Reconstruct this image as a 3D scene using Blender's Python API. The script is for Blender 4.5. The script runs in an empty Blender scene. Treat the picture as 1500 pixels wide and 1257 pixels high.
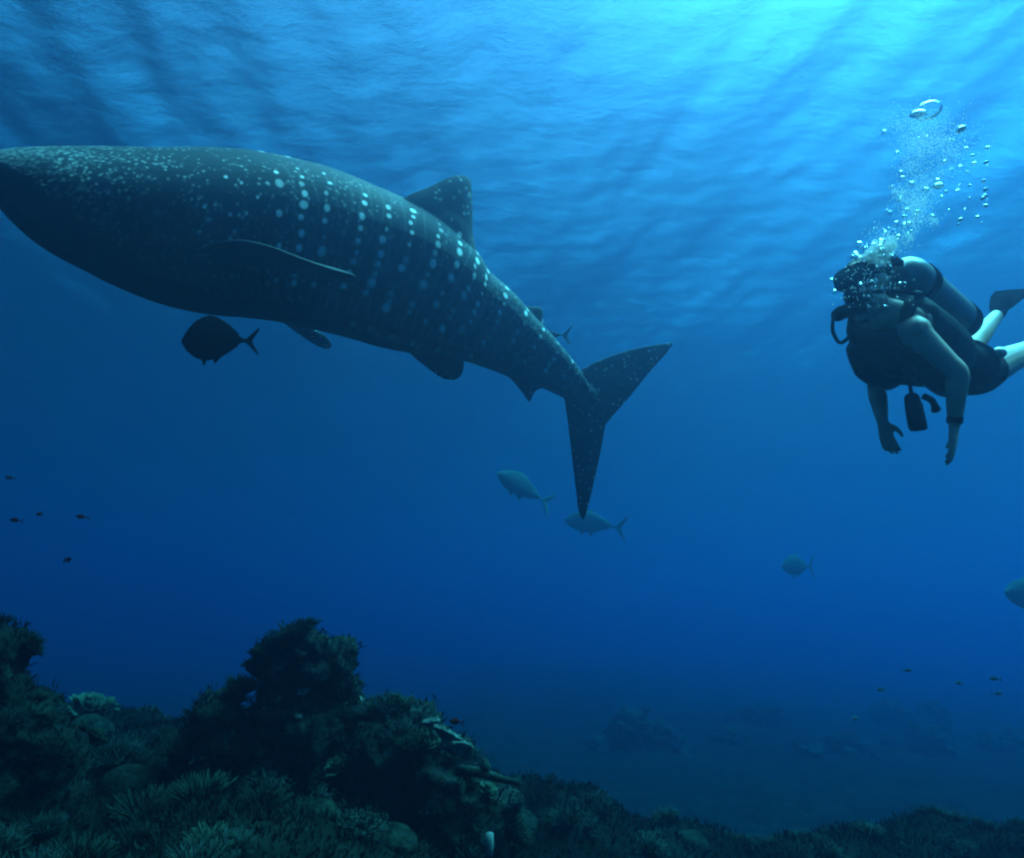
import bpy, bmesh, math, random
import numpy as np
from mathutils import Vector, Matrix, noise as mnoise
R = math.radians
S = bpy.context.scene
COL = S.collection
random.seed(7); np.random.seed(7)

# ---------------------------------------------------------------- camera
F = 950.0; CX, CY = 750.0, 628.5          # photo's own pixel frame, 1500 x 1257
PITCH = R(17.0); CAMZ = 2.0
cam = bpy.data.cameras.new('camera')
cam.sensor_fit = 'HORIZONTAL'; cam.sensor_width = 36.0
cam.lens = 36.0 * F / 1500.0
cam.clip_start = 0.05; cam.clip_end = 2000
camo = bpy.data.objects.new('camera', cam); COL.objects.link(camo)
ROLL = R(2.4)
CAMR = Matrix.Rotation(R(90) + PITCH, 3, 'X') @ Matrix.Rotation(ROLL, 3, 'Z')
camo.location = (0, 0, CAMZ); camo.rotation_euler = CAMR.to_euler()
S.camera = camo

# ---------------------------------------------------------------- light
SUN_EL, SUN_AZ = R(67), R(64)               # azimuth from +Y towards +X
w = bpy.data.worlds.new('World'); S.world = w; w.use_nodes = True
nt = w.node_tree; nt.nodes.clear()
sky = nt.nodes.new('ShaderNodeTexSky'); sky.sky_type = 'NISHITA'; sky.sun_disc = False
sky.sun_elevation = SUN_EL; sky.sun_rotation = SUN_AZ
bg = nt.nodes.new('ShaderNodeBackground'); bg.inputs['Strength'].default_value = 0.06
wo = nt.nodes.new('ShaderNodeOutputWorld')
nt.links.new(sky.outputs[0], bg.inputs[0]); nt.links.new(bg.outputs[0], wo.inputs[0])
sd = bpy.data.lights.new('sun', 'SUN'); sd.energy = 5.0; sd.angle = R(45); sd.color = (1.0, 0.96, 0.90)
so = bpy.data.objects.new('sun', sd); COL.objects.link(so); so.location = (0, 0, 40)
sdir = Vector((math.sin(SUN_AZ) * math.cos(SUN_EL), math.cos(SUN_AZ) * math.cos(SUN_EL), math.sin(SUN_EL)))
so.rotation_euler = sdir.to_track_quat('Z', 'Y').to_euler()
S.view_settings.view_transform = 'Standard'; S.view_settings.look = 'None'
S.view_settings.exposure = 2.06; S.view_settings.gamma = 1.0
S.view_settings.use_curve_mapping = False
S.render.engine = 'CYCLES'
cy = S.cycles
cy.max_bounces = 8; cy.diffuse_bounces = 2; cy.glossy_bounces = 3; cy.transmission_bounces = 6
cy.volume_bounces = 1; cy.transparent_max_bounces = 12
cy.use_denoising = True; cy.use_adaptive_sampling = True; cy.adaptive_threshold = 0.03
try:
    cy.denoiser = 'OPENIMAGEDENOISE'
except Exception:
    pass
cy.caustics_reflective = False; cy.caustics_refractive = False
cy.sample_clamp_indirect = 4.0; cy.sample_clamp_direct = 0.0
cy.pixel_filter_type = 'BLACKMAN_HARRIS'; cy.filter_width = 2.4

# ---------------------------------------------------------------- helpers
FWD = -CAMR.col[2]; UPV = CAMR.col[1].copy(); RGT = CAMR.col[0].copy(); CAM = Vector((0, 0, CAMZ))
def at(px, py, d):
    """the point in the place that lies d metres out along the view axis, on the sight line of a photo pixel"""
    return CAM + d * (FWD + RGT * ((px - CX) / F) + UPV * ((CY - py) / F))
def project(p):
    q = p - CAM; d = q.dot(FWD)
    return CX + F * q.dot(RGT) / d, CY - F * q.dot(UPV) / d, d
def tag(o, label=None, cat=None, group=None, kind=None):
    if label: o['label'] = label
    if cat: o['category'] = cat
    if group: o['group'] = group
    if kind: o['kind'] = kind
    return o
def link(name, me, mat=None, parent=None, smooth=True):
    o = bpy.data.objects.new(name, me); COL.objects.link(o)
    if mat is not None and len(me.materials) == 0: me.materials.append(mat)
    if smooth and len(me.polygons): me.polygons.foreach_set('use_smooth', [True] * len(me.polygons))
    if parent is not None: o.parent = parent
    return o
def mesh(name, v, f):
    me = bpy.data.meshes.new(name); me.from_pydata([tuple(p) for p in v], [], f); me.update(); return me
def empty(name, loc=(0, 0, 0)):
    o = bpy.data.objects.new(name, None); COL.objects.link(o); o.location = loc; o.empty_display_size = 0.1
    return o
def newmat(name):
    m = bpy.data.materials.new(name); m.use_nodes = True
    n = m.node_tree.nodes; n.clear()
    out = n.new('ShaderNodeOutputMaterial')
    return m, n, m.node_tree.links, out
def noisemat(name, c1, c2, scale=6.0, rough=0.8, bump=0.2, bscale=None, detail=6.0, spec=0.3, dist=0.02):
    m, n, l, out = newmat(name)
    b = n.new('ShaderNodeBsdfPrincipled'); l.new(b.outputs[0], out.inputs[0])
    tc = n.new('ShaderNodeTexCoord')
    nz = n.new('ShaderNodeTexNoise'); nz.inputs['Scale'].default_value = scale; nz.inputs['Detail'].default_value = detail
    l.new(tc.outputs['Object'], nz.inputs['Vector'])
    cr = n.new('ShaderNodeValToRGB'); cr.color_ramp.elements[0].position = 0.35; cr.color_ramp.elements[1].position = 0.65
    cr.color_ramp.elements[0].color = (*c1, 1); cr.color_ramp.elements[1].color = (*c2, 1)
    l.new(nz.outputs['Fac'], cr.inputs[0]); l.new(cr.outputs[0], b.inputs['Base Color'])
    b.inputs['Roughness'].default_value = rough; b.inputs['Specular IOR Level'].default_value = spec
    if bump:
        n2 = n.new('ShaderNodeTexNoise'); n2.inputs['Scale'].default_value = bscale or scale * 3; n2.inputs['Detail'].default_value = 5
        l.new(tc.outputs['Object'], n2.inputs['Vector'])
        bp = n.new('ShaderNodeBump'); bp.inputs['Strength'].default_value = bump; bp.inputs['Distance'].default_value = dist
        l.new(n2.outputs['Fac'], bp.inputs['Height']); l.new(bp.outputs[0], b.inputs['Normal'])
    return m

# ---------------------------------------------------------------- the setting: sea surface, seabed
SURF = 10.0
def wave_height(x, y):
    h = np.zeros_like(x)
    rs = np.random.RandomState(3)
    for k in range(46):
        lam = 0.45 * (1.16 ** (k * 0.62)) ; kk = 2 * math.pi / lam
        a = rs.normal(0.45, 0.55); ph = rs.uniform(0, 6.283)
        amp = 0.0068 * lam ** 0.62
        h += amp * np.sin(kk * (x * math.cos(a) + y * math.sin(a)) + ph + 0.8 * np.sin(0.35 * x + 0.2 * y + k))
    return h
def axis(lo, hi, c0, c1, fine, grow=1.12):
    a = list(np.arange(c0, c1, fine)); s = fine
    x = a[-1]
    while x < hi: s *= grow; x += s; a.append(min(x, hi))
    x = a[0]; s = fine
    while x > lo: s *= grow; x -= s; a.insert(0, max(x, lo))
    return np.array(a)
def sheet(name, xs, ys, zf):
    X, Y = np.meshgrid(xs, ys); Z = zf(X, Y)
    v = np.stack([X.ravel(), Y.ravel(), Z.ravel()], 1)
    nx, ny = len(xs), len(ys)
    i = np.arange((nx) * (ny)).reshape(ny, nx)
    f = np.stack([i[:-1, :-1].ravel(), i[:-1, 1:].ravel(), i[1:, 1:].ravel(), i[1:, :-1].ravel()], 1)
    me = bpy.data.meshes.new(name)
    me.vertices.add(len(v)); me.vertices.foreach_set('co', v.ravel())
    me.loops.add(f.size); me.loops.foreach_set('vertex_index', f.ravel().astype(np.int32))
    me.polygons.add(len(f)); me.polygons.foreach_set('loop_start', np.arange(0, f.size, 4, dtype=np.int32))
    me.update(calc_edges=True); return me
XL, YN, YF = 150.0, -40.0, 200.0
m, n, l, out = newmat('sea_surface')
tr = n.new('ShaderNodeBsdfTransparent')
gl = n.new('ShaderNodeBsdfGlossy'); gl.inputs['Roughness'].default_value = 0.25
fr = n.new('ShaderNodeFresnel'); fr.inputs['IOR'].default_value = 1.333
mx = n.new('ShaderNodeMixShader')
tc = n.new('ShaderNodeTexCoord'); mp = n.new('ShaderNodeMapping'); mp.inputs['Scale'].default_value = (1.0, 1.7, 1.0)
mp.inputs['Rotation'].default_value = (0, 0, R(25))
nz = n.new('ShaderNodeTexNoise'); nz.inputs['Scale'].default_value = 1.5; nz.inputs['Detail'].default_value = 5; nz.inputs['Roughness'].default_value = 0.55
bp = n.new('ShaderNodeBump'); bp.inputs['Strength'].default_value = 0.42; bp.inputs['Distance'].default_value = 0.10
l.new(tc.outputs['Object'], mp.inputs[0]); l.new(mp.outputs[0], nz.inputs['Vector']); l.new(nz.outputs['Fac'], bp.inputs['Height'])
n2 = n.new('ShaderNodeTexNoise'); n2.inputs['Scale'].default_value = 34.0; n2.inputs['Detail'].default_value = 3
bp2 = n.new('ShaderNodeBump'); bp2.inputs['Strength'].default_value = 1.0; bp2.inputs['Distance'].default_value = 0.0088
l.new(mp.outputs[0], n2.inputs['Vector']); l.new(n2.outputs['Fac'], bp2.inputs['Height']); l.new(bp.outputs[0], bp2.inputs['Normal']); bp = bp2
l.new(bp.outputs[0], fr.inputs['Normal']); l.new(bp.outputs[0], gl.inputs['Normal'])
l.new(fr.outputs[0], mx.inputs[0]); l.new(tr.outputs[0], mx.inputs[1]); l.new(gl.outputs[0], mx.inputs[2]); l.new(mx.outputs[0], out.inputs[0])
MSEA = m
me = sheet('water_surface', axis(-XL, XL, -26, 26, 0.16), axis(YN, YF, 1, 42, 0.16), lambda x, y: SURF + wave_height(x, y))
tag(link('water_surface', me, MSEA), kind='structure')

def nz3(x, y, s, seed=0.0, oct=4):
    return mnoise.fractal((x * s + seed, y * s - seed, seed * 0.37), 0.9, 2.1, oct, noise_basis='PERLIN_ORIGINAL')
def sstep(a, b, x):
    t = max(0.0, min(1.0, (x - a) / (b - a))); return t * t * (3 - 2 * t)
def seabed_z(x, y):
    z = -0.25 - 1.3 * sstep(-1.6, 1.6, x + 0.8 * nz3(x, y, 0.35, 9.0, 2)) * sstep(6.6, 9.5, y) - 2.6 * sstep(9, 30, y) * sstep(4, -6, x) + 0.30 * nz3(x, y, 0.12, 3.1, 3)
    z += 1.30 * sstep(0.75, -0.9, x + 0.5 * nz3(x, y, 0.7, 5.0, 2)) * sstep(8.2, 6.0, y) * sstep(0.5, 2.6, y + 0.4)      # the reef flat on the left
    z += 1.24 * math.exp(-((y - 5.8) / 1.2) ** 2) * sstep(-0.6, 0.8, x) * (0.8 + 0.5 * nz3(x, y, 0.5, 2.0, 3) + 0.22 * math.exp(-((x - 1.1) / 0.9) ** 2))              # a low ridge on the right
    return z + 0.16 * nz3(x, y, 0.55, 8.0, 4) + 0.09 * nz3(x, y, 2.0, 1.0, 4)
def seabed_sheet(X, Y):
    Z = np.zeros_like(X)
    for i in range(X.shape[0]):
        for j in range(X.shape[1]):
            Z[i, j] = seabed_z(X[i, j], Y[i, j])
    return Z
MBED = noisemat('seabed_rubble', (0.003, 0.004, 0.003), (0.009, 0.012, 0.010), 3.0, 1.0, 0.6, 9.0, 8.0, 0.0, 0.06)
me = sheet('seabed', axis(-XL + 2, XL - 2, -7, 9, 0.075), axis(YN + 2, YF - 2, 2.2, 11, 0.075, 1.06), seabed_sheet)
tag(link('seabed', me, MBED), kind='structure')
# ---------------------------------------------------------------- fusing shells into one continuous body
def fuse(name, v, f, voxel, smooth_it=3, fac=0.5):
    tmp = bpy.data.objects.new('tmp_fuse', mesh(name, v, f)); COL.objects.link(tmp)
    md = tmp.modifiers.new('r', 'REMESH'); md.mode = 'VOXEL'; md.voxel_size = voxel; md.use_smooth_shade = True
    if smooth_it:
        sm = tmp.modifiers.new('s', 'SMOOTH'); sm.factor = fac; sm.iterations = smooth_it
    dg = bpy.context.evaluated_depsgraph_get(); dg.update()
    me = bpy.data.meshes.new_from_object(tmp.evaluated_get(dg)); me.name = name
    old = tmp.data; bpy.data.objects.remove(tmp); bpy.data.meshes.remove(old)
    return me
def coords(me):
    a = np.empty(len(me.vertices) * 3, np.float32); me.vertices.foreach_get('co', a); return a.reshape(-1, 3)
def setattr_f(me, name, arr):
    at_ = me.attributes.new(name, 'FLOAT', 'POINT'); at_.data.foreach_set('value', np.asarray(arr, np.float32))
class Shell:
    """collects closed shells (verts, faces)"""
    def __init__(s): s.v = []; s.f = []
    def add(s, v, f):
        o = len(s.v); s.v += [Vector(p) for p in v]; s.f += [tuple(i + o for i in q) for q in f]
    def loft(s, rings):
        n_ = len(rings[0]); v = [p for r in rings for p in r]; f = []
        for i in range(len(rings) - 1):
            for j in range(n_):
                a, b = i * n_ + j, i * n_ + (j + 1) % n_
                f.append((a, b, b + n_, a + n_))
        f.append(tuple(range(n_ - 1, -1, -1))); k = (len(rings) - 1) * n_
        f.append(tuple(range(k, k + n_))); s.add(v, f)
    def tube(s, pts, rad, n_=12, squash=1.0, up=None):
        pts = [Vector(p) for p in pts]; rings = []
        up0 = Vector(up) if up is not None else None
        for i, p in enumerate(pts):
            t = (pts[min(i + 1, len(pts) - 1)] - pts[max(i - 1, 0)]).normalized()
            if up0 is None: up0 = Vector((0.31, 0.2, 1)) if abs(t.z) < 0.9 else Vector((1, 0.2, 0))
            sd_ = t.cross(up0).normalized(); u_ = sd_.cross(t).normalized(); up0 = u_
            r = float(rad[i] if hasattr(rad, '__len__') else rad)
            rings.append([p + r * (sd_ * math.cos(a) + u_ * squash * math.sin(a)) for a in [2 * math.pi * k / n_ for k in range(n_)]])
        s.loft(rings)
    def ball(s, c, r, n_=14, m_=9, rot=None):
        c = Vector(c); r = Vector((r, r, r)) if not hasattr(r, '__len__') else Vector(r)
        rings = []
        for i in range(1, m_):
            ph = math.pi * i / m_
            rg = []
            for k in range(n_):
                a = 2 * math.pi * k / n_
                q = Vector((math.sin(ph) * math.cos(a) * r.x, math.sin(ph) * math.sin(a) * r.y, math.cos(ph) * r.z))
                if rot is not None: q = rot @ q
                rg.append(c + q)
            rings.append(rg)
        s.loft(rings)
    def blade(s, outline, thick, inset=0.35):
        """closed fin: 3-D outline polygon (planar or gently bent), thick in the middle, thin at the rim"""
        n_ = len(outline); o = [Vector(p) for p in outline]
        c = sum(o, Vector()) / n_
        nr = Vector()
        for i in range(n_): nr += (o[i] - c).cross(o[(i + 1) % n_] - c)
        nr.normalize()
        prof = ((0.0, 0.16), (0.10, 0.42), (0.25, 0.70), (0.45, 0.90), (0.7, 1.0))
        rings = [[p.lerp(c, k) - nr * h * thick * 0.5 for p in o] for k, h in reversed(prof)] + [[p.lerp(c, k) + nr * h * thick * 0.5 for p in o] for k, h in prof]
        v = [p for r in rings for p in r]; f = []; m_ = len(rings)
        for i in range(m_ - 1):
            for j in range(n_):
                a, b = i * n_ + j, i * n_ + (j + 1) % n_
                f.append((a, b, b + n_, a + n_))
        v += [c - nr * thick * 0.5, c + nr * thick * 0.5]; a0, a1 = len(v) - 2, len(v) - 1
        for j in range(n_):
            f.append((a0, (j + 1) % n_, j)); f.append((a1, (m_ - 1) * n_ + j, (m_ - 1) * n_ + (j + 1) % n_))
        s.add(v, f)
    def build(s, name, mat, parent=None, smooth=True):
        return link(name, mesh(name, s.v, s.f), mat, parent, smooth)
def crom(pts, n_per):
    """Catmull-Rom through 2-D/3-D points"""
    P = [Vector(p) for p in pts]; out = []
    for i in range(len(P) - 1):
        p0, p1, p2, p3 = P[max(i - 1, 0)], P[i], P[i + 1], P[min(i + 2, len(P) - 1)]
        for k in range(n_per):
            t = k / n_per
            out.append(0.5 * ((2 * p1) + (p2 - p0) * t + (2 * p0 - 5 * p1 + 4 * p2 - p3) * t * t + (3 * p1 - p0 - 3 * p2 + p3) * t ** 3))
    out.append(P[-1]); return out

# ---------------------------------------------------------------- whale shark
PAIRS = [((-27, 233), (-27, 250)), ((-22, 224), (-22, 264)), ((0, 217), (0, 287)), ((50, 213), (45, 334)), ((100, 213), (95, 374)),
         ((150, 214), (150, 404)), ((200, 215), (200, 429)), ((250, 215), (255, 450)), ((300, 215), (310, 462)), ((350, 218), (360, 466)),
         ((400, 228), (405, 470)), ((450, 242), (450, 477)), ((500, 262), (495, 487)), ((550, 281), (535, 498)), ((600, 303), (570, 510)),
         ((650, 338), (610, 520)), ((690, 380), (650, 527)), ((725, 412), (690, 532)), ((760, 449), (728, 545)), ((795, 483), (768, 561)),
         ((825, 516), (803, 572)), ((846, 545), (830, 585)), ((858, 562), (846, 592))]
tops = crom([(a[0], a[1], 0) for a, b in PAIRS], 3); bots = crom([(b[0], b[1], 0) for a, b in PAIRS], 3)
NS = len(tops)
def depth_of(px):
    t = (px + 27) / 880.0
    return 4.05 + 2.75 * max(t, 0) ** 1.15
C = []
for a, b in zip(tops, bots):
    mx_, my_ = (a.x + b.x) / 2, (a.y + b.y) / 2
    C.append(at(mx_, my_, depth_of(mx_)))
def wratio(t):      # half width / half height along the body
    ks = [(0, 3.2), (0.02, 2.6), (0.05, 1.75), (0.10, 1.30), (0.2, 1.06), (0.35, 0.95), (0.6, 0.85), (0.8, 0.8), (0.93, 0.75), (1, 0.5)]
    for (a, x), (b, y) in zip(ks, ks[1:]):
        if t <= b: return x + (y - x) * (t - a) / (b - a)
    return ks[-1][1]
NT = 56
CR, SR = math.cos(R(46)), math.sin(R(46))
H = [0.5 * (a - b).length * c_depth / F for a, b, c_depth in zip(tops, bots, [project(c)[2] for c in C])]
def frames():
    fr_ = []
    for i in range(NS):
        T = (C[min(i + 1, NS - 1)] - C[max(i - 1, 0)]).normalized()
        sd_ = T.cross(Vector((0, 0, 1))).normalized(); U = sd_.cross(T).normalized()
        sd_, U = sd_ * CR - U * SR, U * CR + sd_ * SR      # the animal banks, its back leaning towards us
        fr_.append((T, sd_, U))
    return fr_
def ring(i, fr_):
    T, sd_, U = fr_[i]; t = i / (NS - 1); h = H[i]; w_ = h * wratio(t); rg = []
    for k in range(NT):
        a = 2 * math.pi * k / NT           # 0 = top
        ca, sa = math.cos(a), math.sin(a)
        e = 0.86
        y_ = math.copysign(abs(ca) ** e, ca) * h; x_ = math.copysign(abs(sa) ** e, sa) * w_
        if ca < 0: y_ *= 0.97
        deg = math.degrees(math.acos(max(-1, min(1, ca))))
        rear = max(0.0, min(1.0, (t - 0.30) / 0.35))
        keel = 0.075 * rear * math.exp(-((deg - 112) / 6.5) ** 2) + 0.008 * rear * math.exp(-((deg - 78) / 5) ** 2) + 0.006 * rear * math.exp(-((deg - 45) / 5) ** 2)
        keel -= 0.045 * rear * math.exp(-((deg - 126) / 8) ** 2)
        x_ += math.copysign(keel * (1.0 if t < 0.85 else 0.7), sa) * (1 if abs(sa) > 0.1 else 0); 
        rg.append(C[i] + sd_ * x_ + U * y_)
    return rg
for it in range(8):                                     # fit the girth to the real animal's outline
    fr_ = frames()
    for i in range(NS):
        a, b = tops[i], bots[i]; L = (b - a).length; nd = (b - a) / L
        pr = [project(p) for p in ring(i, fr_)]
        q = [(p[0] - a.x) * nd.x + (p[1] - a.y) * nd.y for p in pr]
        lo, hi = min(q), max(q)
        dd = project(C[i])[2]
        H[i] *= 1 + 0.7 * (L / max(hi - lo, 1e-3) - 1)
        C[i] += fr_[i][2] * (0.7 * ((lo + hi) / 2 - L / 2) * dd / F)
        dx = (a.x + b.x) / 2; cp = project(C[i]); C[i] += RGT * (0.4 * (dx - cp[0]) * dd / F)
fr_ = frames()
sh = Shell()
rings = [ring(i, fr_) for i in range(NS)]
sh.loft([[p.lerp(C[0], 0.5) - fr_[0][0] * 0.02 for p in rings[0]]] + rings)
def at_plane(px, py, p0, nrm):
    d_ = at(px, py, 1) - CAM; t = (p0 - CAM).dot(nrm) / d_.dot(nrm); return CAM + d_ * t
def near_station(px):
    return min(range(NS), key=lambda i: abs(project(C[i])[0] - px))
def upright(i, deg=8):
    T, sd_, U = fr_[i]; s0 = sd_ * CR + U * SR; u0 = U * CR - sd_ * SR     # undo the bank, keep a little lean
    c_, s_ = math.cos(R(deg)), math.sin(R(deg)); return T, s0 * c_ - u0 * s_, u0 * c_ + s0 * s_
def fin_vertical(pts, px, thick, n_per=3, twist=0.0, off=0.0):
    i = near_station(px); T, sd_, U = upright(i)
    nrm = (sd_ + T * twist).normalized()
    o = crom([at_plane(x, y, C[i] + nrm * off, nrm) for x, y in pts], n_per)
    sh.blade(o, thick)
# first and second dorsal, anal fin, tail fin
fin_vertical([(575, 300), (600, 285), (628, 274), (652, 262), (670, 257), (684, 259), (690, 270), (692, 300), (692, 340), (694, 385), (688, 405), (640, 365), (600, 335)], 640, 0.12, off=0.42)
fin_vertical([(585, 315), (610, 300), (645, 290), (680, 310), (696, 370), (700, 410), (650, 395), (610, 355)], 640, 0.30, off=0.34)
fin_vertical([(748, 452), (768, 449), (788, 449), (795, 455), (795, 468), (796, 485), (790, 500), (768, 478)], 780, 0.05, off=0.16)
fin_vertical([(728, 530), (745, 552), (757, 566), (768, 580), (776, 589), (782, 577), (790, 570), (803, 566), (800, 545), (770, 520)], 780, 0.045)
TAILFIN = [(822, 545), (842, 546), (866, 533), (900, 519), (942, 508), (975, 503), (986, 503), (974, 520), (953, 543), (925, 578), (897, 610), (883, 630), (879, 655), (873, 690), (864, 730), (856, 760),
           (848, 752), (843, 715), (837, 665), (831, 615), (826, 580)]
i = near_station(846); T, sd_, U = upright(i - 4, 14)
nrm = (sd_ - T * 0.10).normalized()
TF0 = C[i]
o = [at_plane(x, y, TF0, nrm) for x, y in TAILFIN]
oc = crom(o + [o[0]], 3)[:-1]
sh.blade(oc, 0.075, 0.45)
ped = [C[-1]] + [at_plane(x, y, TF0, nrm) for x, y in ((866, 578), (885, 575))]
sh.tube(crom(ped, 4), [0.085] * 5 + [0.05, 0.03, 0.02, 0.01], 10)
# far pectoral, near pectoral, pelvic pair
i = near_station(420); T, sd_, U = fr_[i]
far = 1 if sd_.y > 0 else -1
o = [at_plane(x, y, C[i] - U * H[i] * 0.72 + sd_ * far * 0.1, (U + sd_ * far * 0.75).normalized()) for x, y in ((395, 455), (420, 476), (442, 492), (462, 505), (478, 511), (486, 508), (484, 500), (472, 489), (455, 481), (440, 470), (420, 455))]
sh.blade(crom(o + [o[0]], 3)[:-1], 0.06)
PEC = [(280, 372, 4.50), (300, 361, 4.30), (345, 352, 4.06), (395, 362, 3.98), (445, 381, 4.02), (490, 396, 4.16), (520, 404, 4.30), (510, 408, 4.42), (475, 404, 4.50), (430, 396, 4.60), (395, 392, 4.72), (350, 388, 4.85), (310, 382, 4.80)]
PEC = [at(*p) for p in PEC]
sh.blade(crom(PEC + [PEC[0]], 3)[:-1], 0.085)
i = near_station(630); T, sd_, U = fr_[i]
o = [at_plane(x, y, C[i] - U * H[i] * 0.8 - sd_ * far * 0.12, (U - sd_ * far * 0.35).normalized()) for x, y in ((585, 500), (605, 522), (630, 542), (650, 555), (668, 556), (677, 548), (680, 530), (676, 515), (640, 495))]
sh.blade(crom(o + [o[0]], 3)[:-1], 0.06)
sme = fuse('whale_shark_body', sh.v, sh.f, 0.0090, 4)

P = coords(sme); NV = len(P)
CC = np.array([tuple(c) for c in C]); arc = np.concatenate([[0], np.cumsum(np.linalg.norm(np.diff(CC, axis=0), axis=1))])
cd = crom([tuple(c) for c in C], 6); CD = np.array([tuple(c) for c in cd])
arcD = np.concatenate([[0], np.cumsum(np.linalg.norm(np.diff(CD, axis=0), axis=1))])
from mathutils import kdtree
kt = kdtree.KDTree(len(CD))
for k, c in enumerate(CD): kt.insert(c, k)
kt.balance()
idx = np.array([kt.find(p)[1] for p in P])
TT = np.gradient(CD, axis=0); TT /= np.linalg.norm(TT, axis=1)[:, None]
SD = np.cross(TT, (0, 0, 1)); SD /= np.linalg.norm(SD, axis=1)[:, None]; UU = np.cross(SD, TT); SD, UU = SD * CR - UU * SR, UU * CR + SD * SR
rel = P - CD[idx]
su = arcD[idx] + (rel * TT[idx]).sum(1)
xs_, ys_ = (rel * SD[idx]).sum(1), (rel * UU[idx]).sum(1)
th = np.degrees(np.arctan2(xs_, ys_))                   # signed, 0 = back, 180 = belly
Hs = np.interp(su, arc, H); tt = su / arc[-1]
def px2arc(px):
    return float(np.interp(px, [project(c)[0] for c in C], arc))
ell = np.radians(th) * np.maximum(Hs, 0.08)
k2 = kdtree.KDTree(NV)
for k in range(NV): k2.insert((su[k], ell[k], 0), k)
k2.balance()
spot = np.zeros(NV)
rng = random.Random(11)
def dab(s_, deg, r, val, tall=1.0):
    h = float(np.interp(s_, arc, H)); e_ = math.radians(deg) * max(h, 0.08)
    for co, k, dist in k2.find_range((s_, e_, 0), r * max(1, tall) * 1.5):
        q = math.hypot((co[0] - s_) / r, (co[1] - e_) / (r * tall))
        val_ = val * max(0.0, min(1.0, (1.25 - q) / 0.45))
        if val_ > spot[k]: spot[k] = val_
cols = [375, 407, 440, 464, 488, 521, 556, 592, 621, 648, 670, 690, 706, 722, 737, 752, 766, 780, 793, 806, 818, 830]
for sgn in (-1, 1):
    for ci, cxp in enumerate(cols):
        s0 = px2arc(cxp); big = cxp in (375, 407, 440, 488, 521, 556, 592, 628, 621, 648, 670, 706, 737, 766, 793, 818)
        hloc = float(np.interp(s0, arc, H)); kk = 0.60 + 0.40 * min(1, hloc / 0.5)
        d0 = rng.uniform(8, 20)
        while d0 < 104:
            br = (0.65 + 0.35 * min(1, d0 / 60)) * rng.choice((0.6, 0.9, 1.0, 1.0)) * (1.0 if big else 0.30)
            size = (0.021 if big else 0.011) * kk * (0.75 + 0.4 * min(1, d0 / 60)) * rng.uniform(0.75, 1.25)
            if rng.random() < 0.93: dab(s0 + rng.gauss(0, 0.009), sgn * d0, size * rng.choice((0.75, 0.95, 1.1, 1.25)), min(1, br * rng.uniform(0.85, 1.15)), rng.uniform(0.95, 1.35))
            d0 += rng.uniform(9.5, 17) * (0.45 / max(hloc, 0.22)) * (1.0 if big else 0.7)
        for q in range(16):                              # faint dots between the columns
            dab(s0 + rng.uniform(0.04, 0.12), sgn * rng.uniform(5, 100), rng.uniform(0.007, 0.010), rng.uniform(0.12, 0.32))
    d0 = None
    for cxp, dg_ in ((520, 124), (548, 124), (586, 125), (622, 126), (660, 127), (700, 128)):   # blurred spots under the keel
        dab(px2arc(cxp), sgn * dg_, 0.024, 0.5, 1.6); dab(px2arc(cxp) + 0.09, sgn * (dg_ + 4), 0.02, 0.3, 2.0)
    for q in range(1150):                                # dense freckles over the head
        px_ = min(rng.uniform(-10, 520), rng.uniform(-10, 560)); d1 = rng.uniform(2, 62 + 62 * min(1, max(0.0, (px_ + 10) / 300)) ** 0.8 - 8)
        dab(px2arc(px_), sgn * d1, rng.uniform(0.006, 0.009) * (1.2 if px_ > 200 else 1), rng.choice((0.08, 0.13, 0.2, 0.32)) * (1.0 if px_ > 60 else 0.6))
    for q in range(26):
        dab(px2arc(rng.uniform(250, 400)), sgn * rng.uniform(30, 112), 0.013, rng.uniform(0.4, 0.75))
line = np.zeros(NV)
for cxp in np.concatenate([np.arange(394, 424, 15), np.arange(424, 840, 15)]):     # thin pale bars between the columns
    s0 = px2arc(cxp); wob = 0.018 * np.sin(np.abs(th) * 0.11 + cxp) + 0.0009 * (np.abs(th) - 40) * (1 if cxp < 425 else 0.2)
    line = np.maximum(line, np.exp(-((su - s0 - wob) / 0.009) ** 2) * (np.abs(th) < 114) * (np.abs(th) > 12))
infin = (np.hypot(xs_, ys_) > 1.14 * Hs + 0.02) | (su > arc[-1] - 0.05)
kp = kdtree.KDTree(NV)
for k in range(NV): kp.insert(P[k], k)
kp.balance()
spot[infin] = 0; line[infin] = 0
fin_idx = np.nonzero(infin & (tt > 0.45))[0]
for q in range(330):
    k0 = int(rng.choice(fin_idx)); r = rng.uniform(0.010, 0.017) if su[k0] > arc[-1] - 0.1 else rng.uniform(0.012, 0.022)
    vv = rng.uniform(0.15, 0.5)
    for co, k, dist in kp.find_range(P[k0], r): spot[k] = max(spot[k], vv * min(1, 1.6 * (1 - dist / r)))
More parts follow.
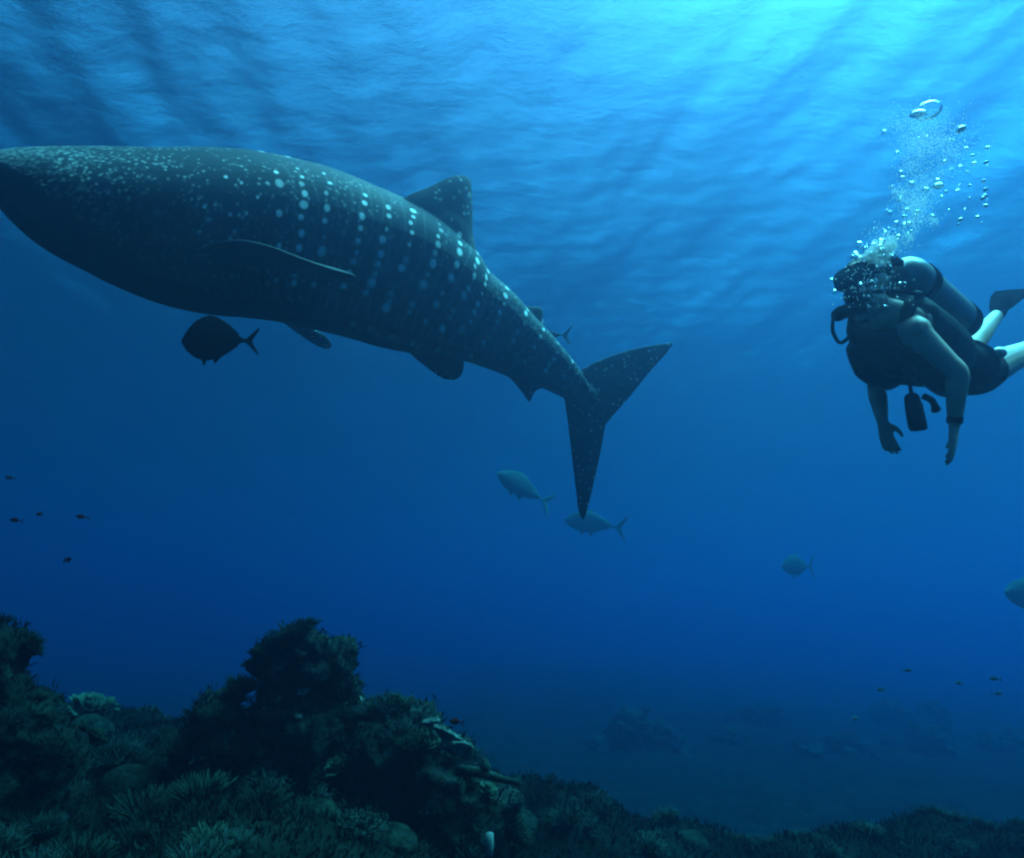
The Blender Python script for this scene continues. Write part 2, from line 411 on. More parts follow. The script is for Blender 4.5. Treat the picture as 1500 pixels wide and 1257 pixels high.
# gill slits and mouth cleft
gill = np.zeros(NV)
for cxp in (318, 334, 350, 366, 382):
    s0 = px2arc(cxp); wob = 0.0016 * (np.abs(th) - 80)
    gill = np.maximum(gill, 0.9 * np.exp(-((su - s0 - wob) / 0.010) ** 2) * (np.abs(th) > 60) * (np.abs(th) < 116))
gill[infin] = 0
mouth = np.exp(-((np.abs(th) - 112) / 4.0) ** 2) * np.clip((0.34 - su) / 0.1, 0, 1)
nrm_ = np.empty(NV * 3, np.float32); sme.vertices.foreach_get('normal', nrm_); nrm_ = nrm_.reshape(-1, 3)
P2 = P - nrm_ * (0.010 * gill + 0.03 * mouth)[:, None]
sme.vertices.foreach_set('co', P2.ravel()); sme.update()
spot *= (1 - 0.8 * gill)
setattr_f(sme, 'spot', spot); setattr_f(sme, 'line', line); setattr_f(sme, 'dark', np.clip(gill + 1.2 * mouth, 0, 1))
edge = 116 - 40 * np.clip(1 - su / px2arc(300), 0, 1) ** 1.2
setattr_f(sme, 'belly', np.clip((np.abs(th) - edge - 6) / 16, 0, 1) * (~infin))

m, n, l, out = newmat('shark_skin')
b = n.new('ShaderNodeBsdfPrincipled'); l.new(b.outputs[0], out.inputs[0])
def attr(nm):
    a = n.new('ShaderNodeAttribute'); a.attribute_name = nm; return a.outputs['Fac']
def mixc(fac, a, bcol):
    q = n.new('ShaderNodeMix'); q.data_type = 'RGBA'
    for k, sckt in ((0, fac), (6, a), (7, bcol)):
        if hasattr(sckt, 'links'): l.new(sckt, q.inputs[k])
        else: q.inputs[k].default_value = sckt if k == 0 else (*sckt, 1)
    return q.outputs[2]
def mul(x, y):
    q = n.new('ShaderNodeMath'); q.operation = 'MULTIPLY'
    for k, sckt in ((0, x), (1, y)):
        if hasattr(sckt, 'links'): l.new(sckt, q.inputs[k])
        else: q.inputs[k].default_value = sckt
    return q.outputs[0]
tc = n.new('ShaderNodeTexCoord')
nz = n.new('ShaderNodeTexNoise'); nz.inputs['Scale'].default_value = 5; nz.inputs['Detail'].default_value = 8; l.new(tc.outputs['Object'], nz.inputs['Vector'])
nz2 = n.new('ShaderNodeTexNoise'); nz2.inputs['Scale'].default_value = 60; nz2.inputs['Detail'].default_value = 4; l.new(tc.outputs['Object'], nz2.inputs['Vector'])
c = mixc(nz.outputs['Fac'], (0.014, 0.019, 0.025), (0.026, 0.034, 0.043))
c = mixc(attr('belly'), c, (0.030, 0.040, 0.044))
c = mixc(mul(attr('line'), 0.30), c, (0.16, 0.20, 0.22))
c = mixc(mul(attr('spot'), 1.0), c, (0.95, 0.96, 0.92))
c = mixc(mul(attr('dark'), 0.8), c, (0.015, 0.018, 0.02))
l.new(c, b.inputs['Base Color']); b.inputs['Roughness'].default_value = 0.75; b.inputs['Specular IOR Level'].default_value = 0.12
bp = n.new('ShaderNodeBump'); bp.inputs['Strength'].default_value = 0.15; bp.inputs['Distance'].default_value = 0.006
l.new(nz2.outputs['Fac'], bp.inputs['Height']); l.new(bp.outputs[0], b.inputs['Normal'])
MSHARK = m
shark = empty('whale_shark', C[18])
tag(shark, 'huge whale shark with rows of pale spots swimming above the reef', 'shark')
bpy.context.view_layer.update()
bo = link('body', sme, MSHARK); bo.parent = shark; bo.matrix_parent_inverse = Matrix.Translation(-Vector(shark.location))
MEYE = noisemat('eye_dark', (0.008, 0.009, 0.01), (0.015, 0.015, 0.015), 20, 0.4, 0, spec=0.1)
MEYER = noisemat('eye_ring', (0.16, 0.17, 0.16), (0.22, 0.22, 0.2), 20, 0.5, 0)
for sgn in (-1, 1):
    s0 = px2arc(62); cand = np.nonzero((np.abs(su - s0) < 0.03) & (np.abs(th - sgn * 68) < 3) & ~infin)[0]
    if len(cand):
        p = Vector(P2[cand[0]]); q = Shell(); q.ball(p, 0.024); e = q.build('eye', MEYE)
        e.parent = shark; e.matrix_parent_inverse = Matrix.Translation(-Vector(shark.location))
# ---------------------------------------------------------------- fish
def fish_mesh(name, L, depth, thick, tail=0.30, voxel=0.006, forked=True, dfin=0.10, afin=0.10):
    """a jack: nose towards -X, back towards +Z, length L without the tail"""
    prof = [(0.0, 0.02), (0.03, 0.16), (0.10, 0.48), (0.22, 0.82), (0.38, 1.0), (0.55, 0.93), (0.72, 0.60), (0.85, 0.28), (0.94, 0.12), (1.0, 0.10)]
    q = Shell(); rings = []
    for t in [i / 30 for i in range(31)]:
        for (a, x), (b_, y) in zip(prof, prof[1:]):
            if t <= b_: h = x + (y - x) * (t - a) / (b_ - a); break
        h *= depth / 2; w_ = min(h, h * 0.35 + thick / 2 * 0.62 * math.sin(math.pi * min(1, t * 1.05) ** 0.7)) if h > 0.01 else h
        zc = depth * 0.05 * math.sin(math.pi * t) - depth * 0.06 * (1 - t) ** 3
        rings.append([Vector((t * L, w_ * math.sin(a), zc + h * math.cos(a))) for a in [2 * math.pi * k / 20 for k in range(20)]])
    q.loft(rings)
    tl = tail * L; th_ = max(0.014, L * 0.022)
    def fin(pts, tk=th_):
        q.blade([Vector((x * L, 0, z * L)) for x, z in pts], tk, 0.4)
    dp = depth / L
    fin([(0.95, 0.0), (1.00, 0.03), (1.08, 0.12), (1.18, 0.23), (1.235, 0.28), (1.20, 0.18), (1.135, 0.06), (1.11, 0.0)])
    fin([(0.95, 0.0), (1.11, 0.0), (1.135, -0.06), (1.20, -0.18), (1.235, -0.28), (1.18, -0.23), (1.08, -0.12), (1.00, -0.03)])
    fin([(0.34, dp * 0.48), (0.40, dp * 0.55 + dfin * 0.4), (0.50, dp * 0.48 + dfin), (0.535, dp * 0.47 + dfin), (0.58, dp * 0.50), (0.74, dp * 0.36), (0.90, dp * 0.16), (0.86, dp * 0.05), (0.6, dp * 0.3)])
    fin([(0.50, -dp * 0.42), (0.53, -dp * 0.46 - afin), (0.56, -dp * 0.46 - afin * 1.05), (0.60, -dp * 0.42), (0.75, -dp * 0.28), (0.90, -dp * 0.12), (0.85, 0), (0.6, -dp * 0.2)])
    for sg in (-1, 1):                                    # pectorals
        q.blade([Vector((x * L, sg * (thick * 0.30 + y * L), z * L)) for x, y, z in ((0.27, 0.0, 0.0), (0.30, 0.015, 0.02), (0.42, 0.05, -0.02), (0.52, 0.075, -0.07), (0.44, 0.05, -0.06), (0.32, 0.01, -0.035))], th_ * 0.8, 0.4)
    fin([(0.33, -dp * 0.44), (0.36, -dp * 0.5 - 0.06), (0.39, -dp * 0.5 - 0.07), (0.42, -dp * 0.44)])
    me = fuse(name, q.v, q.f, voxel, 2)
    me.transform(Matrix.Translation((-0.5 * L, 0, 0)))
    return me
def fishmat(name, back, belly):
    m, n, l, out = newmat(name)
    b = n.new('ShaderNodeBsdfPrincipled'); l.new(b.outputs[0], out.inputs[0])
    tc = n.new('ShaderNodeTexCoord'); sp = n.new('ShaderNodeSeparateXYZ'); l.new(tc.outputs['Generated'], sp.inputs[0])
    nz = n.new('ShaderNodeTexNoise'); nz.inputs['Scale'].default_value = 9; nz.inputs['Detail'].default_value = 5; l.new(tc.outputs['Object'], nz.inputs['Vector'])
    ad = n.new('ShaderNodeMath'); ad.operation = 'MULTIPLY_ADD'; ad.inputs[1].default_value = 0.35; l.new(nz.outputs['Fac'], ad.inputs[0]); l.new(sp.outputs[2], ad.inputs[2])
    cr = n.new('ShaderNodeValToRGB'); e = cr.color_ramp.elements
    e[0].position = 0.50; e[0].color = (*belly, 1); e[1].position = 0.85; e[1].color = (*back, 1)
    l.new(ad.outputs[0], cr.inputs[0]); l.new(cr.outputs[0], b.inputs['Base Color'])
    vo = n.new('ShaderNodeTexVoronoi'); vo.inputs['Scale'].default_value = 70; l.new(tc.outputs['Object'], vo.inputs['Vector'])
    bp = n.new('ShaderNodeBump'); bp.inputs['Strength'].default_value = 0.2; bp.inputs['Distance'].default_value = 0.003; l.new(vo.outputs['Distance'], bp.inputs['Height']); l.new(bp.outputs[0], b.inputs['Normal'])
    b.inputs['Roughness'].default_value = 0.6; b.inputs['Specular IOR Level'].default_value = 0.0
    return m
MF_DARK = fishmat('fish_dark', (0.003, 0.003, 0.004), (0.006, 0.006, 0.007))
MF_PALE = fishmat('fish_silver', (0.05, 0.06, 0.06), (0.16, 0.18, 0.17))
MF_GREY = fishmat('fish_grey', (0.05, 0.06, 0.07), (0.12, 0.14, 0.15))
MF_RED = fishmat('fish_red', (0.06, 0.008, 0.006), (0.05, 0.010, 0.008))
def put_fish(name, label, me, mat, L, depth, thick, px, py, d, yaw, pitch, roll=0.0, group=None, cat='fish', eye=True, scale=1.0):
    me = me.copy() if mat is not None and len(me.materials) and me.materials[0] != mat else me
    if len(me.materials) == 0: me.materials.append(mat)
    else: me.materials[0] = mat
    o = empty(name, at(px, py, d)); o.rotation_euler = (R(roll), R(pitch), R(yaw))
    link('body', me, mat, o)
    if eye:
        for sg in (-1, 1):
            q = Shell(); q.ball((-0.5 * L + 0.13 * L, sg * thick * 0.235, depth * 0.10), L * 0.024, 10, 7); ey = q.build('eye', MEYE, o)
            q = Shell(); q.ball((-0.5 * L + 0.13 * L, sg * thick * 0.21, depth * 0.10), L * 0.031, 10, 7); q.build('iris', MEYER, ey)
    tag(o, label, cat, group); o.scale = (scale,) * 3; return o
JM = fish_mesh('dark_jack', 0.345, 0.275, 0.11, voxel=0.005, dfin=0.05, afin=0.06)
put_fish('jack_fish', 'dark deep-bodied jack fish with forked tail swimming under the shark belly', JM, MF_DARK, 0.345, 0.275, 0.11, 313, 498, 3.75, 12, -6, 0)
GM = fish_mesh('silver_trevally', 0.86, 0.36, 0.16, voxel=0.010, dfin=0.06, afin=0.07)
put_fish('trevally', 'pale trevally with raised head beside the lower lobe of the shark tail', GM, MF_PALE, 0.86, 0.36, 0.16, 762, 712, 16.5, 28, 22, -6, 'pale trevally in open water', scale=1.70)
put_fish('trevally', 'pale trevally directly beneath the lower tip of the shark tail fin', GM, MF_PALE, 0.86, 0.36, 0.16, 864, 766, 19.0, -6, 8, 0, 'pale trevally in open water', scale=1.76)
put_fish('trevally', 'faint trevally far out over the hazy seabed below the diver', GM, MF_PALE, 0.86, 0.36, 0.16, 1166, 829, 20.5, 36, -3, 4, 'pale trevally in open water', scale=1.76)
put_fish('trevally', 'greyish trevally low in open water beneath the fins of the diver', GM, MF_PALE, 0.86, 0.36, 0.16, 1508, 873, 13.5, 20, 6, 0, 'pale trevally in open water', scale=1.7)
SM = fish_mesh('slim_jack', 0.46, 0.13, 0.075, voxel=0.006, dfin=0.05, afin=0.05)
put_fish('slim_jack', 'slender blue-grey jack half hidden behind the shark back near its second dorsal fin', SM, MF_GREY, 0.46, 0.13, 0.075, 798, 492, 7.4, -28, 8, 0)
AM = fish_mesh('reef_fish', 0.085, 0.034, 0.016, voxel=0.0022, dfin=0.07, afin=0.06)
put_fish('reef_fish', 'small dark red reef fish hovering just above the pale table coral', AM, MF_RED, 0.085, 0.034, 0.016, 667, 1057, 3.9, 30, 10, 0, 'small red reef fish')
for x, y, d, yw in ((22, 762, 5.2, 10), (57, 753, 6.0, -30), (119, 757, 5.4, 25), (100, 820, 5.0, 150), (14, 700, 6.5, 20)):
    put_fish('reef_fish', 'tiny reddish reef fish hovering in open water above the left reef', AM, MF_RED, 0.085, 0.034, 0.016, x, y, d, yw, 5, 0, 'tiny red reef fish above the left reef', eye=False)
for x, y, d, yw in ((1290, 1010, 6.6, 10), (1330, 982, 6.8, 160), (1404, 1000, 6.4, 20), (1456, 994, 6.0, -15), (1462, 1016, 6.2, 170), (1252, 1052, 6.4, 40)):
    put_fish('reef_fish', 'tiny dark reef fish hovering over the hazy seabed below the diver', AM, MF_GREY, 0.085, 0.034, 0.016, x, y, d, yw, 5, 0, 'tiny dark reef fish over the seabed', eye=False)
# ---------------------------------------------------------------- the diver
MSKIN = noisemat('skin', (0.46, 0.30, 0.22), (0.58, 0.40, 0.30), 7, 0.5, 0.1, 60, spec=0.35, dist=0.004)
MSUIT = noisemat('black_neoprene', (0.005, 0.006, 0.006), (0.011, 0.012, 0.013), 12, 0.75, 0.3, 90, spec=0.05, dist=0.004)
MVEST = noisemat('black_nylon', (0.004, 0.005, 0.005), (0.009, 0.010, 0.011), 15, 0.6, 0.4, 120, spec=0.05, dist=0.004)
MTANK = noisemat('tank_paint', (0.07, 0.08, 0.08), (0.12, 0.13, 0.13), 4, 0.42, 0.08, 40, spec=0.5)
MRUB = noisemat('rubber', (0.005, 0.005, 0.006), (0.010, 0.010, 0.011), 10, 0.7, 0.1, 40, spec=0.0)
MMETAL = noisemat('chromed_brass', (0.45, 0.45, 0.43), (0.6, 0.6, 0.58), 14, 0.25, 0, spec=0.8)
MHAIR = noisemat('dark_hair', (0.010, 0.008, 0.007), (0.022, 0.018, 0.014), 40, 0.6, 0.5, 120, spec=0.3, dist=0.006)
m, n, l, out = newmat('mask_glass')
b = n.new('ShaderNodeBsdfPrincipled'); l.new(b.outputs[0], out.inputs[0])
b.inputs['Base Color'].default_value = (0.03, 0.04, 0.04, 1); b.inputs['Roughness'].default_value = 0.05; b.inputs['Specular IOR Level'].default_value = 0.9
b.inputs['Alpha'].default_value = 0.55
MGLASS = m
person = empty('person', at(1415, 560, 3.3))
tag(person, 'scuba diver in black vest and shorts, arms hanging, exhaling bubbles', 'person')
PINV = Matrix.Translation(-Vector(person.location))
def worn(sh_, name, mat, parent=None, voxel=None, it=3):
    if voxel: o = link(name, fuse(name, sh_.v, sh_.f, voxel, it), mat)
    else: o = sh_.build(name, mat)
    o.parent = parent or person
    if parent is None: o.matrix_parent_inverse = PINV
    return o
chest = at(1322, 490, 2.98); hips = at(1406, 541, 3.34)
shL, shR = at(1340, 486, 2.74), at(1283, 506, 3.14)
A = (hips - chest).normalized()
LAT = (shL - shR); LAT = (LAT - A * LAT.dot(A)).normalized()
D = A.cross(LAT).normalized()
if D.z < 0: D = -D
TL = (hips - chest).length
def tring(t, hw, hd, off=0.0):
    c = chest + A * t * TL + D * off
    return [c + LAT * hw * math.copysign(abs(math.cos(a)) ** 0.85, math.cos(a)) + D * hd * math.copysign(abs(math.sin(a)) ** 0.85, math.sin(a)) for a in [2 * math.pi * k / 24 for k in range(24)]]
neck = chest - A * 0.21 + D * 0.03
headc = at(1268, 418, 2.84)
FD = (Vector((-0.80, -0.55, -0.18))).normalized()                     # where the face looks
HU = (headc - neck); HU = (HU - FD * HU.dot(FD)).normalized(); HS = FD.cross(HU).normalized()
def hp(f_, u_, s_): return headc + FD * f_ + HU * u_ + HS * s_
bd = Shell()
bd.loft([tring(-0.42, 0.07, 0.06, 0.03), tring(-0.34, 0.15, 0.075, 0.025), tring(-0.24, 0.185, 0.09, 0.015), tring(0.0, 0.175, 0.11, 0), tring(0.3, 0.155, 0.105, 0), tring(0.6, 0.142, 0.10, -0.005),
         tring(0.85, 0.165, 0.105, 0), tring(1.05, 0.17, 0.11, 0), tring(1.2, 0.12, 0.09, 0)])
bd.tube([neck + A * 0.08, neck, headc - HU * 0.06], [0.075, 0.062, 0.058], 14)
RH = Matrix((FD, HS, HU)).transposed()
bd.ball(hp(-0.008, 0.03, 0), (0.098, 0.078, 0.095), 18, 12, RH)        # skull
bd.ball(hp(0.030, -0.045, 0), (0.062, 0.058, 0.062), 16, 10, RH)      # jaw
bd.ball(hp(0.075, -0.088, 0), (0.022, 0.026, 0.020), 10, 8, RH)       # chin
bd.tube([hp(0.088, 0.030, 0), hp(0.104, -0.004, 0), hp(0.100, -0.024, 0)], [0.010, 0.016, 0.014], 10)   # nose
bd.ball(hp(0.086, -0.056, 0), (0.014, 0.026, 0.009), 10, 8, RH)       # lips
for s_ in (-1, 1):
    bd.ball(hp(-0.005, -0.005, s_ * 0.078), (0.022, 0.010, 0.032), 10, 8, RH)   # ears
    bd.ball(hp(0.072, 0.030, s_ * 0.034), (0.018, 0.022, 0.012), 10, 8, RH)     # brows
def arm(sh0, el, wr):
    bd.ball(sh0, 0.066, 14, 10)
    bd.tube(crom([sh0 + (chest - sh0) * 0.25, sh0, sh0.lerp(el, 0.35), sh0.lerp(el, 0.75), el, el.lerp(wr, 0.25), el.lerp(wr, 0.65), wr], 4),
            list(np.interp(np.arange(29) / 28, [0, 0.14, 0.28, 0.43, 0.57, 0.71, 0.86, 1.0], [0.060, 0.058, 0.052, 0.044, 0.040, 0.042, 0.033, 0.024])), 14)
def hand(wr, dirv, palm_n, side, curl=0.35):
    """wrist point, finger direction, palm normal, side the thumb leaves from"""
    dirv = dirv.normalized(); palm_n = (palm_n - dirv * palm_n.dot(dirv)).normalized(); sd_ = dirv.cross(palm_n).normalized() * side
    rg = []
    for t, w_, h_ in ((-0.05, 0.025, 0.023), (-0.02, 0.026, 0.020), (0.02, 0.032, 0.018), (0.06, 0.041, 0.016), (0.09, 0.041, 0.013), (0.10, 0.036, 0.010)):
        c = wr + dirv * t
        rg.append([c + sd_ * w_ * math.cos(a) + palm_n * h_ * math.sin(a) for a in [2 * math.pi * k / 14 for k in range(14)]])
    bd.loft(rg)
    for k, (o_, ln) in enumerate(((0.031, 0.072), (0.011, 0.082), (-0.010, 0.076), (-0.030, 0.058))):
        p0 = wr + dirv * 0.085 + sd_ * o_; d1 = (dirv + sd_ * o_ * 3.2 + palm_n * curl * 0.3).normalized(); d2 = (dirv + palm_n * curl * (0.9 + 0.15 * k) + sd_ * o_ * 2).normalized(); d3 = (dirv * 0.8 + palm_n * curl * (1.7 + 0.2 * k)).normalized()
        p1 = p0 + d1 * ln * 0.5; p2 = p1 + d2 * ln * 0.32; p3 = p2 + d3 * ln * 0.26
        bd.tube([p0 - d1 * 0.02, p0, p1, p2, p3], [0.010, 0.0098, 0.0092, 0.0085, 0.0065], 10)
    p0 = wr + dirv * 0.022 + sd_ * 0.026; p1 = p0 + (sd_ * 0.75 + dirv * 0.7 + palm_n * 0.3).normalized() * 0.036
    p2 = p1 + (sd_ * 0.35 + dirv + palm_n * 0.35).normalized() * 0.032; p3 = p2 + (dirv + palm_n * 0.5).normalized() * 0.022
    bd.tube([p0 - sd_ * 0.012, p0, p1, p2, p3], [0.013, 0.0125, 0.0108, 0.0095, 0.007], 10)
elL, wrL = at(1403, 546, 2.66), at(1398, 622, 2.68)
elR, wrR = at(1284, 572, 3.24), at(1293, 618, 3.14)
arm(shL, elL, wrL); arm(shR, elR, wrR)
hand(wrL, at(1393, 690, 2.66) - wrL, RGT * -0.75 + FWD * 0.65, 1, 0.25)
hand(wrR, at(1304, 660, 3.10) - wrR, RGT * 0.9 + FWD * 0.3, 1, 0.45)
hipL, hipR = hips + LAT * 0.09 + A * 0.03, hips - LAT * 0.09 + A * 0.03
knL, anL = at(1508, 513, 3.62), at(1562, 466, 3.95)
knR, anR = at(1424, 505, 3.80), at(1460, 462, 4.10)
def leg(h_, k_, a_):
    bd.tube(crom([h_ - A * 0.05, h_, h_.lerp(k_, 0.45), k_, k_.lerp(a_, 0.3), k_.lerp(a_, 0.7), a_], 4),
            list(np.interp(np.arange(25) / 24, [0, 0.17, 0.33, 0.5, 0.65, 0.82, 1.0], [0.085, 0.092, 0.078, 0.056, 0.060, 0.045, 0.036])), 16)
    fd = (a_ - k_).normalized(); fd = (fd + Vector((0.10, 0.05, 0.30))).normalized()
    bd.tube([a_ - fd * 0.03, a_ + fd * 0.03, a_ + fd * 0.10, a_ + fd * 0.19, a_ + fd * 0.24], [0.036, 0.042, 0.044, 0.040, 0.022], 12, 0.7)
    return fd
fdL = leg(hipL, knL, anL); fdR = leg(hipR, knR, anR)
worn(bd, 'body', MSKIN, voxel=0.0062, it=2)
# clothing
q = Shell(); q.loft([tring(-0.36, 0.135, 0.09, 0.02), tring(-0.27, 0.175, 0.105, 0.015), tring(0.0, 0.19, 0.125, 0), tring(0.3, 0.17, 0.12, 0), tring(0.6, 0.156, 0.114, -0.005), tring(0.85, 0.178, 0.118, 0), tring(1.0, 0.18, 0.12, 0)])
for s0, e0 in ((shL, elL), (shR, elR)): q.tube([s0 + (chest - s0) * 0.5, s0 + (chest - s0) * 0.2, s0.lerp(e0, 0.03)], [0.09, 0.078, 0.070], 14)
worn(q, 'sleeveless_top', MSUIT, voxel=0.008, it=2)
q = Shell(); q.loft([tring(0.78, 0.175, 0.118, 0), tring(0.95, 0.186, 0.125, 0), tring(1.12, 0.175, 0.12, 0)])
for h_, k_ in ((hipL, knL), (hipR, knR)): q.tube([h_ - A * 0.06, h_, h_.lerp(k_, 0.05), h_.lerp(k_, 0.11)], [0.098, 0.100, 0.099, 0.096], 16)
worn(q, 'shorts', MSUIT, voxel=0.008, it=2)
q = Shell()
q.loft([tring(-0.30, 0.15, 0.115, 0.03), tring(-0.20, 0.20, 0.14, 0.015), tring(0.1, 0.215, 0.165, -0.015), tring(0.38, 0.205, 0.165, -0.025), tring(0.55, 0.18, 0.145, -0.01)])
for s_ in (-1, 1):
    q.tube(crom([chest + LAT * s_ * 0.13 - A * 0.12 - D * 0.10, chest + LAT * s_ * 0.15 + A * 0.06 - D * 0.15, chest + LAT * s_ * 0.14 + A * 0.24 - D * 0.155, chest + LAT * s_ * 0.15 + A * 0.34 - D * 0.09], 4), [0.045, 0.05, 0.055, 0.06, 0.068, 0.07, 0.07, 0.07, 0.07, 0.065, 0.06, 0.05, 0.03], 12)
    q.tube(crom([chest + LAT * s_ * 0.10 - A * 0.16 - D * 0.09, chest + LAT * s_ * 0.11 - A * 0.23 + D * 0.03, chest + LAT * s_ * 0.10 - A * 0.16 + D * 0.13], 4), 0.032, 10)
vest = worn(q, 'buoyancy_vest', MVEST, voxel=0.008, it=2)
for s_ in (-1, 1):
    q = Shell(); q.tube(crom([chest + LAT * s_ * 0.10 - A * 0.20 - D * 0.125, chest + LAT * s_ * 0.12 - A * 0.06 - D * 0.155, chest + LAT * s_ * 0.12 + A * 0.06 - D * 0.205], 4), 0.016, 8, 0.4)
    o = q.build('strap', MRUB, vest); o.matrix_parent_inverse = vest.matrix_parent_inverse.copy(); o.matrix_parent_inverse = Matrix.Identity(4)
q = Shell(); q.tube([chest - D * 0.20 + A * 0.10 - LAT * 0.03, chest - D * 0.20 + A * 0.10 + LAT * 0.03], 0.02, 8, 0.5); q.build('buckle', MRUB, vest)
q = Shell()
rr = [tring(0.80, 0.195, 0.135, 0), tring(0.90, 0.198, 0.138, 0)]
q.loft(rr); worn(q, 'weight_belt', MRUB)
q = Shell(); q.ball(hips + LAT * 0.17 - A * 0.05 + D * 0.085, (0.035, 0.03, 0.028)); worn(q, 'weight', MMETAL)
# cylinder on the back
tk0 = chest + D * 0.245 - A * 0.10; tk1 = chest + D * 0.215 + A * 0.50
q = Shell(); tv = (tk1 - tk0).normalized()
prof = [(-0.085, 0.018), (-0.075, 0.032), (-0.055, 0.058), (-0.025, 0.078), (0.01, 0.088), (0.05, 0.091), (0.3, 0.091), (0.54, 0.091), (0.585, 0.086), (0.61, 0.07), (0.62, 0.04)]
q.tube([tk0 + tv * a for a, r in prof], [r for a, r in prof], 28); tank = worn(q, 'air_cylinder', MTANK)
q = Shell()
for a0, a1 in ((0.075, 0.135),):
    q.tube([tk0 + tv * a0, tk0 + tv * (a0 + 0.004), tk0 + tv * (a1 - 0.004), tk0 + tv * a1], [0.093, 0.098, 0.098, 0.093], 28)
q.build('band', MRUB, tank)
q = Shell(); q.tube([tk0 + tv * 0.55, tk0 + tv * 0.555, tk0 + tv * 0.625, tk0 + tv * 0.63], [0.092, 0.096, 0.094, 0.07], 28); q.build('boot', MRUB, tank)
q = Shell(); q.tube([tk0 - tv * 0.07, tk0 - tv * 0.13], 0.018, 12); q.tube([tk0 - tv * 0.115 - LAT * 0.05, tk0 - tv * 0.115 + LAT * 0.035], 0.014, 10); q.ball(tk0 - tv * 0.115 - LAT * 0.06, 0.022, 10, 7); q.build('valve', MMETAL, tank)
q = Shell(); q.tube([tk0 - tv * 0.10 + D * 0.01, tk0 - tv * 0.165 + D * 0.01], 0.024, 12); q.tube([tk0 - tv * 0.14 - LAT * 0.04, tk0 - tv * 0.14 + LAT * 0.04], 0.016, 10); q.build('first_stage', MRUB, tank)
# mask, snorkel-free; regulator with hose; console
q = Shell()
def mring(f_, k):
    rg = []
    for j in range(24):
        a = 2 * math.pi * j / 24; x_, y_ = math.cos(a), math.sin(a)
        w_ = 0.083 * k * math.copysign(abs(x_) ** 0.6, x_); h_ = 0.046 * k * math.copysign(abs(y_) ** 0.65, y_)
        if y_ < -0.3 and abs(x_) < 0.45: h_ -= 0.016
        rg.append(hp(f_ - 0.35 * (abs(w_) / 0.083) ** 2 * 0.06, 0.022 + h_, w_))
    return rg
q.loft([mring(0.055, 0.9), mring(0.085, 1.0), mring(0.125, 1.0), mring(0.130, 0.94)])
mask = worn(q, 'mask', MRUB)
q = Shell(); q.loft([mring(0.131, 0.84), mring(0.1345, 0.84)]); q.build('lens', MGLASS, mask)
q = Shell(); q.tube([hp(0.06 * math.cos(a) * 1.4 - 0.01, 0.03 - 0.01 * math.cos(a), 0.088 * math.sin(a)) + FD * -0.025 for a in [R(40 + 280 * k / 24) for k in range(25)]], 0.011, 8, 0.5); q.build('strap', MRUB, mask)
q = Shell()
q.ball(hp(0.142, -0.072, 0), (0.034, 0.042, 0.040), 16, 10, RH); q.tube([hp(0.085, -0.062, 0), hp(0.14, -0.07, 0)], [0.018, 0.026], 12); q.tube([hp(0.135, -0.10, -0.055), hp(0.135, -0.105, 0.055)], [0.018, 0.018], 10, 0.7)
reg = worn(q, 'regulator', MRUB, voxel=0.004, it=2)
q = Shell(); q.ball(hp(0.174, -0.072, 0), (0.006, 0.026, 0.026), 14, 8, RH); q.build('purge_cover', MRUB, reg)
q = Shell()
q.tube(crom([hp(0.14, -0.078, -0.05), hp(0.12, -0.11, -0.13), hp(0.0, -0.14, -0.20), at(1292, 440, 3.10), tk0 - tv * 0.14 - LAT * 0.05], 8), 0.0085, 8); q.build('hose', MRUB, reg)
q = Shell()
q.tube(crom([at(1262, 452, 2.76), at(1238, 456, 2.70), at(1224, 464, 2.68)], 4), [0.03, 0.034, 0.036, 0.036, 0.036, 0.038, 0.036, 0.034, 0.022], 12, 0.8)
sp_ = worn(q, 'spare_regulator', MRUB, voxel=0.004)
q = Shell(); q.tube(crom([at(1221, 464, 2.68), at(1220, 485, 2.67), at(1230, 502, 2.67), at(1243, 494, 2.68), at(1252, 476, 2.72), at(1272, 470, 2.80)], 6), 0.0075, 8); q.build('hose', MRUB, sp_)
q = Shell()
cz = at(1340, 604, 2.86); ch = (at(1345, 628, 2.86) - at(1335, 580, 2.86)).normalized()
q.tube([cz - ch * 0.085, cz - ch * 0.07, cz - ch * 0.02, cz + ch * 0.045, cz + ch * 0.075, cz + ch * 0.082], [0.022, 0.036, 0.043, 0.046, 0.044, 0.034], 14, 0.6)
con = worn(q, 'gauge_console', MRUB)
q = Shell(); q.tube(crom([cz - ch * 0.08, at(1334, 570, 2.88), at(1330, 550, 2.86), chest - D * 0.14 + A * 0.06], 6), 0.0085, 8); q.build('hose', MRUB, con)
for k_, s_ in ((-0.025, 1), (0.04, 1)):
    q = Shell(); q.ball(cz + ch * k_ - FWD * 0.026, 0.024, 12, 8); q.build('dial', MGLASS, con)
q = Shell(); q.tube(crom([at(1352, 580, 2.86), at(1366, 588, 2.85), at(1372, 604, 2.85)], 5), [0.014] * 8 + [0.018, 0.02, 0.01], 8); worn(q, 'deflator', MRUB)
q = Shell(); wv = (wrL - elL).normalized(); q.tube([wrL - wv * 0.035, wrL - wv * 0.03, wrL - wv * 0.01, wrL - wv * 0.005], [0.026, 0.030, 0.030, 0.026], 14); worn(q, 'wrist_strap', MRUB)
